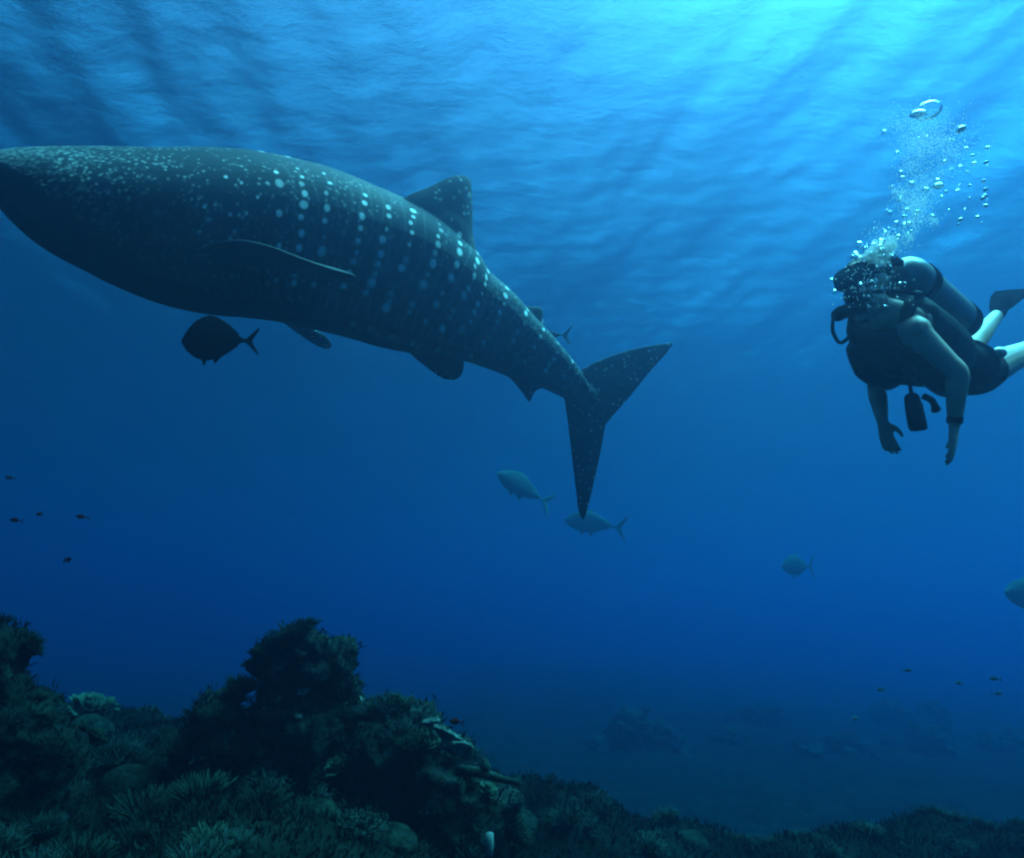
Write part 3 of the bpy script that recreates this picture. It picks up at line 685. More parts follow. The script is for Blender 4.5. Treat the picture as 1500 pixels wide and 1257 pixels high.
# hair
q = Shell(); q.ball(hp(-0.022, 0.042, 0), (0.100, 0.086, 0.098), 18, 12, RH); q.ball(hp(-0.06, 0.0, 0), (0.06, 0.07, 0.08), 14, 10, RH)
hair_rng = random.Random(5)
for k in range(60):
    a = hair_rng.uniform(0, 6.28); e = hair_rng.uniform(0.1, 1.4); dv = (HU * math.sin(e) + (HS * math.sin(a) - FD * abs(math.cos(a))) * math.cos(e))
    p = hp(-0.02, 0.04, 0) + dv * 0.082; q.tube([p, p + dv * 0.02 - FD * 0.012, p + dv * 0.026 - FD * 0.035 + HU * hair_rng.uniform(-0.01, 0.015)], [0.012, 0.010, 0.004], 6)
worn(q, 'hair', MHAIR, voxel=0.005, it=1)
# fins on the feet
for a_, fd, tw in ((anL, fdL, 0.2), (anR, fdR, 0.25)):
    sd_ = fd.cross(Vector((0.1, -0.25, 1))).normalized(); up_ = sd_.cross(fd).normalized()
    q = Shell()
    o = [a_ + fd * x + sd_ * y for x, y in ((0.10, -0.055), (0.22, -0.075), (0.45, -0.105), (0.60, -0.115), (0.64, -0.06), (0.62, 0.0), (0.64, 0.06), (0.60, 0.115), (0.45, 0.105), (0.22, 0.075), (0.10, 0.055))]
    o = [p - up_ * 0.10 * ((p - a_).dot(fd) / 0.6) ** 2 for p in o]
    q.blade(o, 0.022, 0.25)
    q.tube([a_ + fd * 0.0, a_ + fd * 0.08, a_ + fd * 0.17, a_ + fd * 0.27], [0.047, 0.052, 0.052, 0.03], 14, 0.8)
    for s_ in (-1, 1): q.tube([a_ + fd * 0.12 + sd_ * s_ * 0.05, a_ + fd * 0.35 + sd_ * s_ * 0.09 - up_ * 0.03, a_ + fd * 0.58 + sd_ * s_ * 0.112 - up_ * 0.09], [0.014, 0.012, 0.006], 8)
    worn(q, 'swim_fin', MRUB, voxel=0.006, it=1)

# ---------------------------------------------------------------- bubbles
m, n, l, out = newmat('air_bubble')
tr = n.new('ShaderNodeBsdfTransparent'); gl = n.new('ShaderNodeBsdfGlossy'); gl.inputs['Roughness'].default_value = 0.02
fr2 = n.new('ShaderNodeFresnel'); fr2.inputs['IOR'].default_value = 0.75; mx = n.new('ShaderNodeMixShader')
l.new(fr2.outputs[0], mx.inputs[0]); l.new(tr.outputs[0], mx.inputs[1]); l.new(gl.outputs[0], mx.inputs[2]); l.new(mx.outputs[0], out.inputs[0])
MBUB = m
m, n, l, out = newmat('micro_bubbles')
tr = n.new('ShaderNodeBsdfTransparent'); df = n.new('ShaderNodeBsdfDiffuse'); df.inputs['Color'].default_value = (0.85, 0.88, 0.88, 1)
ts = n.new('ShaderNodeBsdfTranslucent'); ts.inputs['Color'].default_value = (0.85, 0.88, 0.88, 1)
m1 = n.new('ShaderNodeMixShader'); m1.inputs[0].default_value = 0.5; m2 = n.new('ShaderNodeMixShader'); m2.inputs[0].default_value = 0.6
l.new(df.outputs[0], m1.inputs[1]); l.new(ts.outputs[0], m1.inputs[2]); l.new(tr.outputs[0], m2.inputs[1]); l.new(m1.outputs[0], m2.inputs[2]); l.new(m2.outputs[0], out.inputs[0])
MFOAM = m
def ico(sub):
    bm = bmesh.new(); bmesh.ops.create_icosphere(bm, subdivisions=sub, radius=1.0)
    v = [p.co.copy() for p in bm.verts]; f = [tuple(x.index for x in p.verts) for p in bm.faces]; bm.free(); return v, f
IV, IF = ico(1)
brng = random.Random(21)
capv, capf = ico(3)
capm = mesh('bubble_round', capv, capf)
flat = mesh('bubble_cap', [Vector((p.x, p.y, p.z * 0.55 if p.z > 0 else p.z * 0.22 + 0.10 * (1 - p.x ** 2 - p.y ** 2))) for p in capv], capf)
for me_ in (capm, flat): me_.materials.append(MBUB); me_.polygons.foreach_set('use_smooth', [True] * len(me_.polygons))
def bubble(px, py, d, r, me_, label, group):
    o = bpy.data.objects.new('air_bubble', me_); COL.objects.link(o); o.location = at(px, py, d)
    o.scale = (r * brng.uniform(0.9, 1.1), r * brng.uniform(0.9, 1.1), r * brng.uniform(0.85, 1.1)); o.rotation_euler = (brng.uniform(-0.3, 0.3), brng.uniform(-0.3, 0.3), brng.uniform(0, 6))
    tag(o, label, 'bubble', group)
bubble(1360, 163, 2.8, 0.052, flat, 'largest flattened air bubble at the very top of the bubble plume', None)
bubble(1345, 168, 2.82, 0.032, flat, 'second flattened bubble hugging the topmost bubble of the plume', None)
bubble(1408, 190, 2.8, 0.022, flat, 'lone dark flattened bubble beside the top of the plume', None)
bubble(1374, 273, 2.7, 0.020, flat, 'lone dark bubble inside the bright core of the plume', None)
for k in range(60):
    t = brng.random(); pc = crom([(1296, 358, 0), (1340, 312, 0), (1354, 255, 0), (1362, 185, 0)], 8)[int(t * 24)]
    bubble(pc.x + brng.gauss(0, 12 + 22 * t), pc.y + brng.gauss(0, 10), brng.uniform(2.65, 3.0), brng.choice((0.005, 0.006, 0.008, 0.011)), flat if brng.random() < 0.6 else capm, 'small clear air bubble rising in the plume above the diver', 'air bubbles rising above the diver')
for k in range(26):
    bubble(brng.uniform(1400, 1448), brng.uniform(205, 330), brng.uniform(2.7, 3.0), brng.choice((0.006, 0.008, 0.011)), flat, 'small clear air bubble drifting on the outer side of the plume', 'air bubbles beside the plume')
for k in range(30):
    bubble(brng.gauss(1278, 20), brng.gauss(420, 16), brng.uniform(2.64, 2.72), brng.choice((0.004, 0.006, 0.008, 0.010)), capm, 'round air bubble breaking past the face of the diver', 'air bubbles around the face of the diver')
for k in range(26):
    bubble(brng.gauss(1284, 17), brng.gauss(370, 13), brng.uniform(2.66, 2.74), brng.choice((0.006, 0.009, 0.012, 0.015)), capm, 'round air bubble in the burst over the head of the diver', 'air bubbles in the burst over the head')
def foam(name, pts, label, cat=None):
    v = []; f = []
    for p, r in pts:
        o_ = len(v); v += [p + q_ * r for q_ in IV]; f += [tuple(i + o_ for i in t_) for t_ in IF]
    o = link(name, mesh(name, v, f), MFOAM); tag(o, label, cat or 'bubbles', kind='stuff')
pts = []
path = crom([(1290, 372, 0), (1316, 345, 0), (1340, 312, 0), (1354, 265, 0), (1358, 215, 0), (1366, 172, 0)], 10)
for c_ in range(70):                                   # ragged clumps strung along the rising column
    t = brng.random() ** 0.8; pc = path[int(t * 49)]; rad = brng.uniform(6, 17) * (0.45 + 0.9 * t); cx_, cy_ = pc.x + brng.gauss(0, 9 + 17 * t), pc.y + brng.gauss(0, 8)
    for k in range(int(brng.uniform(50, 210))):
        pts.append((at(cx_ + brng.gauss(0, rad), cy_ + brng.gauss(0, rad * 0.8), 2.78 + brng.gauss(0, 0.09)), brng.choice((0.0008, 0.001, 0.0014, 0.002))))
foam('fine_bubbles', pts, 'cloud of fine bubbles forming the bright plume over the diver')
pts = []
lob = [(1288, 361, 12), (1277, 371, 10), (1300, 371, 9), (1292, 380, 12), (1266, 377, 5), (1306, 358, 5), (1284, 372, 15)]
for k in range(560):
    x, y, r_ = brng.choice(lob); a = brng.uniform(0, 6.28); q_ = math.sqrt(brng.random()) * r_
    pts.append((at(x + q_ * math.cos(a), y + q_ * math.sin(a) * 0.85, 2.74 + brng.gauss(0, 0.035)), brng.choice((0.002, 0.003, 0.004, 0.006, 0.009))))
for k in range(240):
    pts.append((at(brng.gauss(1280, 22), brng.gauss(418, 18), 2.66 + brng.gauss(0, 0.02)), brng.uniform(0.0015, 0.0035)))
foam('bubble_burst', pts, 'dense white burst of bubbles over the head of the diver')
# ---------------------------------------------------------------- the reef
MROCK = noisemat('reef_rock', (0.004, 0.006, 0.005), (0.018, 0.025, 0.020), 7, 0.95, 0.8, 26, 8, 0.1, 0.03)
def coralmat(name, base, tip, rough=0.8):
    m, n, l, out = newmat(name)
    b = n.new('ShaderNodeBsdfPrincipled'); l.new(b.outputs[0], out.inputs[0])
    a = n.new('ShaderNodeAttribute'); a.attribute_name = 'tip'
    oi = n.new('ShaderNodeObjectInfo')
    cr = n.new('ShaderNodeValToRGB'); cr.color_ramp.elements[0].color = (*base, 1); cr.color_ramp.elements[1].color = (*tip, 1); cr.color_ramp.elements[0].position = 0.35
    l.new(a.outputs['Fac'], cr.inputs[0])
    hs = n.new('ShaderNodeHueSaturation'); mr = n.new('ShaderNodeMapRange'); mr.inputs['To Min'].default_value = 0.5; mr.inputs['To Max'].default_value = 1.35
    l.new(oi.outputs['Random'], mr.inputs['Value']); l.new(mr.outputs[0], hs.inputs['Value']); l.new(cr.outputs[0], hs.inputs['Color']); l.new(hs.outputs[0], b.inputs['Base Color'])
    b.inputs['Roughness'].default_value = rough; b.inputs['Specular IOR Level'].default_value = 0.1
    return m
MC_GREEN = coralmat('soft_coral', (0.010, 0.020, 0.014), (0.019, 0.030, 0.021))
MC_BUSH = coralmat('bush_coral', (0.008, 0.014, 0.012), (0.018, 0.028, 0.024))
MC_PALE = coralmat('pale_coral', (0.05, 0.06, 0.05), (0.26, 0.29, 0.25))
MC_LEAF = coralmat('leafy_coral', (0.010, 0.018, 0.012), (0.024, 0.036, 0.024))
MTURF = coralmat('turf', (0.006, 0.010, 0.007), (0.011, 0.018, 0.012))
cr_ = random.Random(99)
def rvec(r_=cr_):
    while True:
        v = Vector((r_.uniform(-1, 1), r_.uniform(-1, 1), r_.uniform(-1, 1)))
        if 0.05 < v.length < 1: return v.normalized()
def finish(name, q, tips, mat):
    me = mesh(name, q.v, q.f); setattr_f(me, 'tip', tips); me.materials.append(mat)
    me.polygons.foreach_set('use_smooth', [True] * len(me.polygons)); return me
def tuft(name, mat, nf, ln, rad, spread, seed):
    """finger-like soft coral, one unit tall"""
    r_ = random.Random(seed); q = Shell(); tips = []
    q.ball((0, 0, 0.0), (0.32 * spread, 0.32 * spread, 0.22), 10, 6); tips += [0.1] * len(q.v)
    for k in range(nf):
        a = r_.uniform(0, 6.28); e = math.sqrt(r_.random()) * 1.15 * spread
        d0 = Vector((math.sin(e) * math.cos(a), math.sin(e) * math.sin(a), math.cos(e)))
        L = ln * r_.uniform(0.55, 1.1); p = Vector((d0.x * 0.22 * spread, d0.y * 0.22 * spread, 0.05)); pts = [p]
        for s_ in range(3):
            d0 = (d0 + Vector((r_.uniform(-0.25, 0.25), r_.uniform(-0.25, 0.25), 0.12))).normalized(); p = p + d0 * L / 3; pts.append(p)
        n0 = len(q.v); rr = rad * r_.uniform(0.7, 1.2)
        q.tube(pts, [rr, rr * 0.9, rr * 0.85, rr * 0.45], 5)
        tips += [0.15] * 5 + [0.35] * 5 + [0.7] * 5 + [1.0] * 5
    return finish(name, q, tips, mat)
def branching(name, mat, seed, depth=4, n0=7, ln=0.32, rad=0.05):
    r_ = random.Random(seed); q = Shell(); tips = []
    def grow(p, d, L, r, lv):
        e = p + d * L; m_ = p.lerp(e, 0.5) + rvec(r_) * L * 0.08
        k0 = len(q.v); q.tube([p, m_, e], [r, r * 0.88, r * (0.75 if lv else 0.35)], 5)
        t0 = 1 - (lv + 1) / (depth + 1); tips.extend([t0] * 5 + [t0 + 0.1] * 5 + [t0 + 0.2] * 5)
        if lv:
            for _ in range(r_.choice((2, 2, 3))):
                dd = (d + rvec(r_) * 0.75 + Vector((0, 0, 0.15))).normalized(); grow(e, dd, L * r_.uniform(0.6, 0.9), r * 0.72, lv - 1)
    for k in range(n0):
        a = 6.28 * k / n0 + r_.uniform(-0.4, 0.4); e = r_.uniform(0.15, 1.0)
        grow(Vector((0, 0, -0.03)), Vector((math.sin(e) * math.cos(a), math.sin(e) * math.sin(a), math.cos(e))), ln, rad, depth - 2)
    return finish(name, q, tips, mat)
def leafy(name, mat, seed, nl=34):
    r_ = random.Random(seed); q = Shell(); tips = []
    for k in range(nl):
        a = r_.uniform(0, 6.28); rad = r_.uniform(0.05, 0.42); c = Vector((rad * math.cos(a), rad * math.sin(a), 0))
        out_ = Vector((math.cos(a), math.sin(a), 0)); tng = Vector((-out_.y, out_.x, 0)); w_ = r_.uniform(0.14, 0.26); h_ = r_.uniform(0.35, 0.75) * (1.15 - rad); ln_ = rad * 1.3 + 0.15
        v = []; tv_ = []
        for i in range(4):
            for j in range(5):
                u_, s_ = i / 3, (j / 4 - 0.5)
                v.append(c + tng * s_ * 2 * w_ * (0.5 + 0.6 * u_) + Vector((0, 0, h_ * u_)) + out_ * (ln_ * 0.6 * u_ * u_ + 0.09 * math.sin(s_ * 9 + k) * u_ - 0.25 * s_ * s_ * u_)); tv_.append(u_)
        for off in (0, 1):
            pass
        n_ = len(v); v2 = [p + out_ * 0.025 for p in v]; f = []
        for i in range(3):
            for j in range(4):
                a0 = i * 5 + j; f.append((a0, a0 + 1, a0 + 6, a0 + 5)); f.append((n_ + a0, n_ + a0 + 5, n_ + a0 + 6, n_ + a0 + 1))
        for j in range(4): f.append((15 + j, 16 + j, n_ + 16 + j, n_ + 15 + j))
        for i in range(3): f.append((i * 5, i * 5 + 5, n_ + i * 5 + 5, n_ + i * 5)); f.append((i * 5 + 4, n_ + i * 5 + 4, n_ + i * 5 + 9, i * 5 + 9))
        q.add(v + v2, f); tips += tv_ + tv_
    return finish(name, q, tips, mat)
TUFTS = [tuft('tuft_%s' % 'abc'[k], MC_GREEN, 150, 0.62, 0.026, 1.15, 30 + k) for k in range(3)]
FEATHER = [tuft('feather_%s' % 'ab'[k], MC_BUSH, 170, 0.6, 0.018, 1.2, 50 + k) for k in range(2)]
BRANCH = [branching('branch_%s' % 'abc'[k], MC_BUSH, 60 + k, 5, 8, 0.30, 0.045) for k in range(3)]
LEAF = [leafy('leafy_%s' % 'ab'[k], MC_LEAF, 70 + k) for k in range(2)]
PALE = [tuft('pale_%s' % 'ab'[k], MC_PALE, 60, 0.55, 0.045, 1.1, 80 + k) for k in range(2)]

TURFP = []                                            # (point, normal) seeds for the turf
ROCKS = []
def rock(name, blobs, d, label, voxel=0.03, amp=0.10, seed=0.0, group=None, zbase=None, turf=1.0):
    """an outcrop fused from lumps; each lump is a pixel centre and radius at distance d, running down into the seabed"""
    q = Shell()
    for b_ in blobs:
        x, y, r = b_[:3]; dd = b_[3] if len(b_) > 3 else d
        c = at(x, y, dd); rr = r * dd / F
        q.ball(c, (rr, rr * 1.05, rr), 16, 10)
        zb = seabed_z(c.x, c.y) - 0.15
        if c.z > zb + 0.1: q.tube([c, Vector((c.x + 0.02, c.y + 0.05, (c.z + zb) / 2)), Vector((c.x, c.y + 0.1, zb))], [rr * 0.92, rr * 1.05, rr * (1.25 if dd < 8 else 2.2)], 14)
    me = fuse(name, q.v, q.f, voxel, 4)
    P_ = coords(me); N_ = np.empty(len(P_) * 3, np.float32); me.vertices.foreach_get('normal', N_); N_ = N_.reshape(-1, 3)
    for k in range(len(P_)):
        p = P_[k]; h = mnoise.fractal((p[0] * 5 + seed, p[1] * 5, p[2] * 5), 0.8, 2.1, 4, noise_basis='PERLIN_ORIGINAL') * amp
        h += mnoise.turbulence((p[0] * 13, p[1] * 13 + seed, p[2] * 13), 2, True) * amp * 0.35 - amp * 0.15
        P_[k] = p + N_[k] * h
    base = Vector((float(P_[:, 0].mean()), float(P_[:, 1].mean()), float(P_[:, 2].min())))
    P_ = P_ - np.array(base)
    me.vertices.foreach_set('co', P_.astype(np.float32).ravel()); me.update()
    o = link(name, me, MROCK); o.location = base; tag(o, label, 'rock', group)
    N2 = np.empty(len(P_) * 3, np.float32); me.vertices.foreach_get('normal', N2); N2 = N2.reshape(-1, 3)
    W = P_ + np.array(base); good = [k for k in range(len(W)) if N2[k][2] > -0.25 and N2[k][1] < 0.75 and W[k][2] > seabed_z(W[k][0], W[k][1]) - 0.02]
    ROCKS.append((o, W, N2, good))
    for k in good:
        if cr_.random() < 0.9 * turf: TURFP.append((Vector(W[k]), Vector(N2[k])))
    return W, N2, good
COUNT = {}
KINDS = {'soft_coral': (TUFTS, 'soft coral'), 'feathery_coral': (FEATHER, 'coral'), 'branching_coral': (BRANCH, 'coral'), 'leafy_coral': (LEAF, 'coral'), 'pale_coral': (PALE, 'coral')}
WORDS = {'soft_coral': 'finger-like green soft coral', 'feathery_coral': 'dark feathery coral', 'branching_coral': 'dark branching coral', 'leafy_coral': 'dark leafy coral', 'pale_coral': 'pale speckled coral'}
def colony(kind, p, nr, size, where):
    me = cr_.choice(KINDS[kind][0]); o = bpy.data.objects.new(kind, me); COL.objects.link(o)
    up = (nr * 0.6 + Vector((0, 0, 0.75)) + rvec() * 0.2).normalized()
    o.rotation_euler = (up.to_track_quat('Z', 'Y') @ Matrix.Rotation(cr_.uniform(0, 6.28), 3, 'Z').to_quaternion()).to_euler()
    s_ = size * cr_.uniform(0.8, 1.2); o.scale = (s_ * cr_.uniform(0.9, 1.15), s_ * cr_.uniform(0.9, 1.15), s_ * cr_.uniform(0.85, 1.2)); o.location = p - nr * 0.012
    tag(o, '%s colony growing on %s' % (WORDS[kind], where), 'coral', '%s colonies on %s' % (WORDS[kind], where)); return o
def cover(W, N2, good, n_, where, sizes=(0.09, 0.17), mix=(6, 6, 4, 2)):
    kinds = ['soft_coral'] * mix[0] + ['feathery_coral'] * mix[1] + ['branching_coral'] * mix[2] + ['leafy_coral'] * mix[3]
    for k in range(n_):
        i_ = cr_.choice(good); colony(cr_.choice(kinds), Vector(W[i_]), Vector(N2[i_]), cr_.uniform(*sizes), where)
def pale_at(px, py, dd, n_, spread, where, rock_data, size=0.05):
    W, N2, good = rock_data
    best = sorted(good, key=lambda k: (lambda pr: (pr[0] - px) ** 2 + (pr[1] - py) ** 2 + 4000 * max(0, N2[k][1]))(project(Vector(W[k]))))[:int(spread)]
    for k in range(n_):
        i_ = cr_.choice(best); colony('pale_coral', Vector(W[i_]), Vector(N2[i_]), cr_.uniform(size * 0.6, size * 1.3), where)

r1 = rock('reef_outcrop', [(440, 968, 54), (412, 985, 38), (482, 978, 42), (455, 1055, 78), (425, 1110, 80), (500, 1080, 60)], 4.3, 'tallest knobbly reef outcrop, its rounded head rising above the other rocks', seed=1.0)
cover(*r1, 52, 'the tallest reef outcrop', (0.06, 0.12)); pale_at(410, 1038, 4.0, 7, 120, 'the tallest reef outcrop', r1, 0.045); pale_at(435, 985, 4.0, 4, 120, 'the tallest reef outcrop', r1, 0.06); pale_at(530, 1042, 4.0, 7, 150, 'the tallest reef outcrop', r1, 0.05)
r2 = rock('reef_outcrop', [(585, 1085, 58), (545, 1105, 60), (620, 1110, 55), (580, 1165, 80)], 4.1, 'broad reef outcrop stepping down between the tallest outcrop and the table coral', seed=2.0)
cover(*r2, 34, 'the broad middle outcrop'); pale_at(520, 1135, 3.9, 5, 120, 'the broad middle outcrop', r2, 0.05)
r3 = rock('reef_outcrop', [(660, 1140, 46), (645, 1185, 70), (705, 1190, 50)], 4.0, 'low sloping reef outcrop under the pale table coral', seed=3.0)
cover(*r3, 20, 'the low sloping outcrop')
r4 = rock('reef_outcrop', [(318, 1052, 38), (342, 1030, 20), (298, 1085, 42), (335, 1110, 55)], 4.2, 'small pointed reef outcrop between the tallest outcrop and the wide-based one', seed=4.0)
cover(*r4, 20, 'the small pointed outcrop'); pale_at(315, 1092, 4.0, 10, 150, 'the small pointed outcrop', r4, 0.055)
r5 = rock('reef_outcrop', [(-2, 962, 38), (-20, 1010, 60), (25, 1075, 62), (0, 1140, 90), (60, 1120, 50)], 3.5, 'dark reef outcrop with a rounded knob above a wide base', seed=5.0)
cover(*r5, 40, 'the wide-based outcrop', (0.06, 0.11)); pale_at(85, 1100, 3.4, 3, 60, 'the wide-based outcrop', r5, 0.03)
# the reef flat between the outcrops
def flat_point(x0, x1, y0, y1):
    x, y = cr_.uniform(x0, x1), cr_.uniform(y0, y1); e = 0.04
    nr = Vector((seabed_z(x - e, y) - seabed_z(x + e, y), seabed_z(x, y - e) - seabed_z(x, y + e), 2 * e)).normalized()
    return Vector((x, y, seabed_z(x, y))), nr
def visible(p, mx_=40):
    a, b_, d_ = project(p); return d_ > 1 and -mx_ < a < 1500 + mx_ and b_ < 1257 + 50
cnt = 0
while cnt < 120:
    p, nr = flat_point(-4.6, 0.4, 3.0, 6.8)
    if not visible(p): continue
    colony(cr_.choice(('soft_coral', 'soft_coral', 'feathery_coral', 'feathery_coral', 'feathery_coral', 'branching_coral', 'branching_coral', 'leafy_coral')), p, nr, cr_.uniform(0.12, 0.24), 'the reef flat'); cnt += 1
cnt = 0
while cnt < 75:
    p, nr = flat_point(0.2, 6.5, 4.6, 7.4)
    if not visible(p): continue
    colony(cr_.choice(('soft_coral', 'feathery_coral', 'feathery_coral', 'branching_coral')), p, nr, cr_.uniform(0.08, 0.18), 'the low seabed ridge'); cnt += 1
for k in range(130000):
    p, nr = flat_point(-4.8, 6.8, 2.9, 7.4)
    if len(TURFP) > 170000: break
    TURFP.append((p, nr))
# rounded boulder corals sitting among the tufts
MBRAIN = noisemat('boulder_coral', (0.005, 0.007, 0.006), (0.019, 0.026, 0.020), 14, 0.95, 0.9, 34, 4, 0.0, 0.02)
for k, (x, y, d, r) in enumerate(((185, 1170, 4.0, 0.17), (120, 1105, 5.0, 0.20), (250, 1120, 4.6, 0.13), (470, 1190, 3.5, 0.11), (575, 1225, 3.4, 0.13), (380, 1165, 3.8, 0.12), (760, 1205, 4.6, 0.15), (1010, 1215, 5.2, 0.16))):
    c = at(x, y, d); c.z = seabed_z(c.x, c.y); q = Shell(); q.ball((0, 0, 0.0), (r, r * 0.95, r * 0.8), 28, 16)
    q.v = [p * (1 + 0.10 * mnoise.noise(p * 9 + Vector((k, 0, 0))) + 0.05 * mnoise.noise(p * 26)) for p in q.v]
    o = q.build('boulder_coral', MBRAIN); o.location = c
    tag(o, ('low dome of boulder coral between the small pointed and wide-based outcrops', 'largest boulder coral dome, behind the tufts beside the wide-based outcrop', 'boulder coral dome close beside the foot of the small pointed outcrop', 'smallest boulder coral dome in front of the broad middle outcrop', 'boulder coral dome in front of the low sloping outcrop', 'boulder coral dome in front of the tallest outcrop', 'boulder coral dome just past the rope sponge', 'boulder coral dome on the low seabed ridge')[k], 'coral')
# turf: short upright blades nobody could count
tr_ = np.random.RandomState(4); NB = len(TURFP)
PP = np.array([tuple(p) for p, _ in TURFP]); NN = np.array([tuple(q_) for _, q_ in TURFP])
dr = NN * 0.7 + np.array((0, 0, 0.6)) + tr_.normal(0, 0.35, (NB, 3)); dr /= np.linalg.norm(dr, axis=1)[:, None]
sv = np.cross(dr, tr_.normal(0, 1, (NB, 3))); sv /= np.linalg.norm(sv, axis=1)[:, None] + 1e-6
ln_ = tr_.uniform(0.018, 0.058, (NB, 1)); wd = tr_.uniform(0.003, 0.007, (NB, 1)); PP = PP + tr_.normal(0, 0.012, (NB, 3)) - dr * 0.006
bend = tr_.normal(0, 0.2, (NB, 3)) * ln_
VV = np.stack([PP - sv * wd, PP + sv * wd, PP + dr * ln_ * 0.55 + sv * wd * 0.9, PP + dr * ln_ * 0.55 - sv * wd * 0.9, PP + dr * ln_ + bend], 1).reshape(-1, 3)
me = bpy.data.meshes.new('algae_turf'); me.vertices.add(len(VV)); me.vertices.foreach_set('co', VV.astype(np.float32).ravel())
b5 = np.arange(NB)[:, None] * 5
lp = np.concatenate([b5 + np.array([[0, 1, 2, 3]]), b5 + np.array([[3, 2, 4]])], 1).ravel().astype(np.int32)
me.loops.add(len(lp)); me.loops.foreach_set('vertex_index', lp)
ls = (np.arange(NB)[:, None] * 7 + np.array([[0, 4]])).ravel().astype(np.int32); me.polygons.add(len(ls)); me.polygons.foreach_set('loop_start', ls)
me.update(calc_edges=True)
br = tr_.uniform(0.25, 1.0, (NB, 1)) ** 1.6
setattr_f(me, 'tip', (np.array([[0.0, 0.0, 0.5, 0.5, 1.0]]) * br).ravel())
me.materials.append(MTURF); tag(link('algae_turf', me), 'short dark algae turf carpeting the reef rocks', 'algae', kind='stuff')
# pale table coral, branch and small sponge
def plate(c, rad, tilt, seed):
    r_ = random.Random(seed); q = Shell(); rings = []
    for k, (t, z_) in enumerate(((0.12, -0.09), (0.10, -0.03), (0.45, -0.012), (1.0, 0.012), (1.0, 0.022), (0.5, 0.006), (0.08, -0.004))):
        rings.append([Vector((math.cos(a) * rad * t * (1 + 0.14 * math.sin(3 * a + seed) + 0.07 * math.sin(7 * a + 2 * seed)), math.sin(a) * rad * t * (1 + 0.1 * math.sin(4 * a + seed)), z_)) for a in [6.2832 * j / 28 for j in range(28)]])
    q.loft(rings)
    for k in range(90):
        a = r_.uniform(0, 6.28); t = math.sqrt(r_.random()) * 0.97; p = Vector((math.cos(a) * rad * t, math.sin(a) * rad * t, 0.005)); q.tube([p, p + Vector((r_.uniform(-0.006, 0.006), r_.uniform(-0.006, 0.006), r_.uniform(0.015, 0.035)))], [0.007, 0.003], 5)
    return q
MTABLE = noisemat('table_coral', (0.035, 0.045, 0.04), (0.12, 0.14, 0.12), 22, 0.8, 0.4, 60, spec=0.1)
for k, (x, y, d, rad, rx, ry, lab) in enumerate(((652, 1078, 3.75, 0.085, -0.25, 0.35, 'upper pale table coral plate tilted on the low sloping outcrop'), (674, 1102, 3.7, 0.075, -0.3, 0.6, 'lower pale table coral plate at the edge of the low sloping outcrop'), (632, 1062, 3.85, 0.05, -0.1, 0.2, 'smallest pale coral plate, above the two larger plates'))):
    o = plate(None, rad, 0, k + 1).build('table_coral', MTABLE); o.location = at(x, y, d); o.rotation_euler = (rx, ry, k); tag(o, lab, 'coral')
q = Shell(); p0, p1 = at(668, 1128, 3.75), at(764, 1148, 3.7)
q.tube(crom([p0, p0.lerp(p1, 0.35) + Vector((0, 0, 0.012)), p0.lerp(p1, 0.7) + Vector((0, 0, 0.002)), p1], 5), list(np.interp(np.arange(16), [0, 8, 15], [0.034, 0.026, 0.012])), 10)
sb = q.v[0].copy(); ro = empty('rope_sponge', p0); me = fuse('rope_sponge', [v_ - p0 for v_ in q.v], q.f, 0.006, 2); link('stalk', me, MROCK, ro); tag(ro, 'dark rope sponge jutting out sideways from the low sloping outcrop', 'sponge')
q = Shell(); pb = p0.lerp(p1, 0.45) - p0; q.tube([pb, pb + Vector((0.0, 0, 0.05)), pb + Vector((-0.01, 0, 0.09))], [0.02, 0.032, 0.012], 9); q.build('bud', MROCK, ro)
ts_ = at(716, 1245, 3.3); q = Shell()
q.tube([Vector((0, 0, -0.06)), Vector((0.004, 0, 0.02)), Vector((0, 0, 0.075)), Vector((0, 0, 0.078)), Vector((0, 0, 0.03))], [0.018, 0.022, 0.02, 0.013, 0.010], 12)
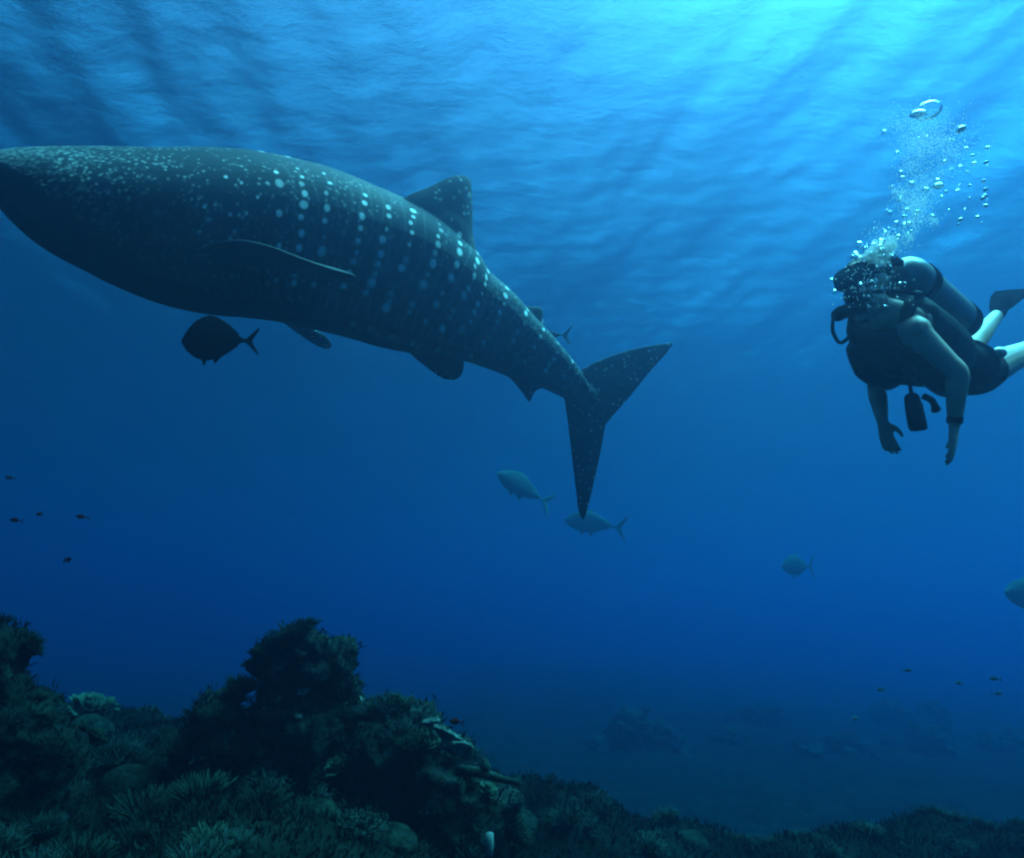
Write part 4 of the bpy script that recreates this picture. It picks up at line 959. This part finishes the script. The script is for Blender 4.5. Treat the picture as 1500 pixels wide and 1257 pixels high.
o = q.build('tube_sponge', noisemat('tube_sponge', (0.06, 0.07, 0.07), (0.13, 0.15, 0.14), 30, 0.9, 0.3)); o.location = ts_; tag(o, 'small pale tube sponge standing at the foot of the low sloping outcrop', 'sponge')
# mounds fading away over the seabed
ADJ = ('largest faint', 'faint broken', 'hazy', 'low hazy', 'dim', 'broad dim', 'hazy rounded', 'most distant', 'long low')
for k, (x, y, r, d) in enumerate(((1000, 1080, 56, 22), (1085, 1054, 36, 28), (1205, 1098, 34, 21), (1305, 1052, 46, 29), (1445, 1086, 52, 23), (930, 1056, 30, 31))):
    bl = [(x + cr_.uniform(-1.7, 1.7) * r, y + cr_.uniform(-0.1, 0.75) * r, r * cr_.uniform(0.28, 0.6), d + cr_.uniform(-0.8, 0.8)) for j in range(9)]
    W3 = rock('coral_mound', bl, d, '%s coral mound on the hazy seabed below the diver' % ADJ[k], 0.085, 0.28, k * 3.3, 'coral mounds fading over the seabed', turf=0.0)
    for j in range(9):
        i_ = cr_.choice(W3[2]); colony(cr_.choice(('soft_coral', 'branching_coral', 'feathery_coral')), Vector(W3[0][i_]), Vector(W3[1][i_]), cr_.uniform(0.25, 0.5), 'the hazy mounds')
# ---------------------------------------------------------------- the sea water itself: even, blue, scattering
v = [(x, y, z) for z in (-6.5, SURF + 1.2) for y in (YN - 4, YF + 4) for x in (-XL - 4, XL + 4)]
f = [(0, 2, 3, 1), (4, 5, 7, 6), (0, 1, 5, 4), (2, 6, 7, 3), (0, 4, 6, 2), (1, 3, 7, 5)]
m, n, l, out = newmat('sea_water')
pv = n.new('ShaderNodeVolumePrincipled')
SIG_S = (0.0062, 0.0098, 0.0195); SIG_A = (0.21, 0.0415, 0.0155); DEN = 0.5
col = [s / DEN for s in SIG_S]; ab = [max(0.0, 1 - a / (DEN * (1 - c))) ** 2 for a, c in zip(SIG_A, col)]
pv.inputs['Color'].default_value = (*col, 1); pv.inputs['Absorption Color'].default_value = (*ab, 1)
pv.inputs['Density'].default_value = DEN; pv.inputs['Anisotropy'].default_value = 0.82
l.new(pv.outputs[0], out.inputs['Volume'])
tag(link('haze', mesh('haze', v, f), m, smooth=False), kind='stuff')
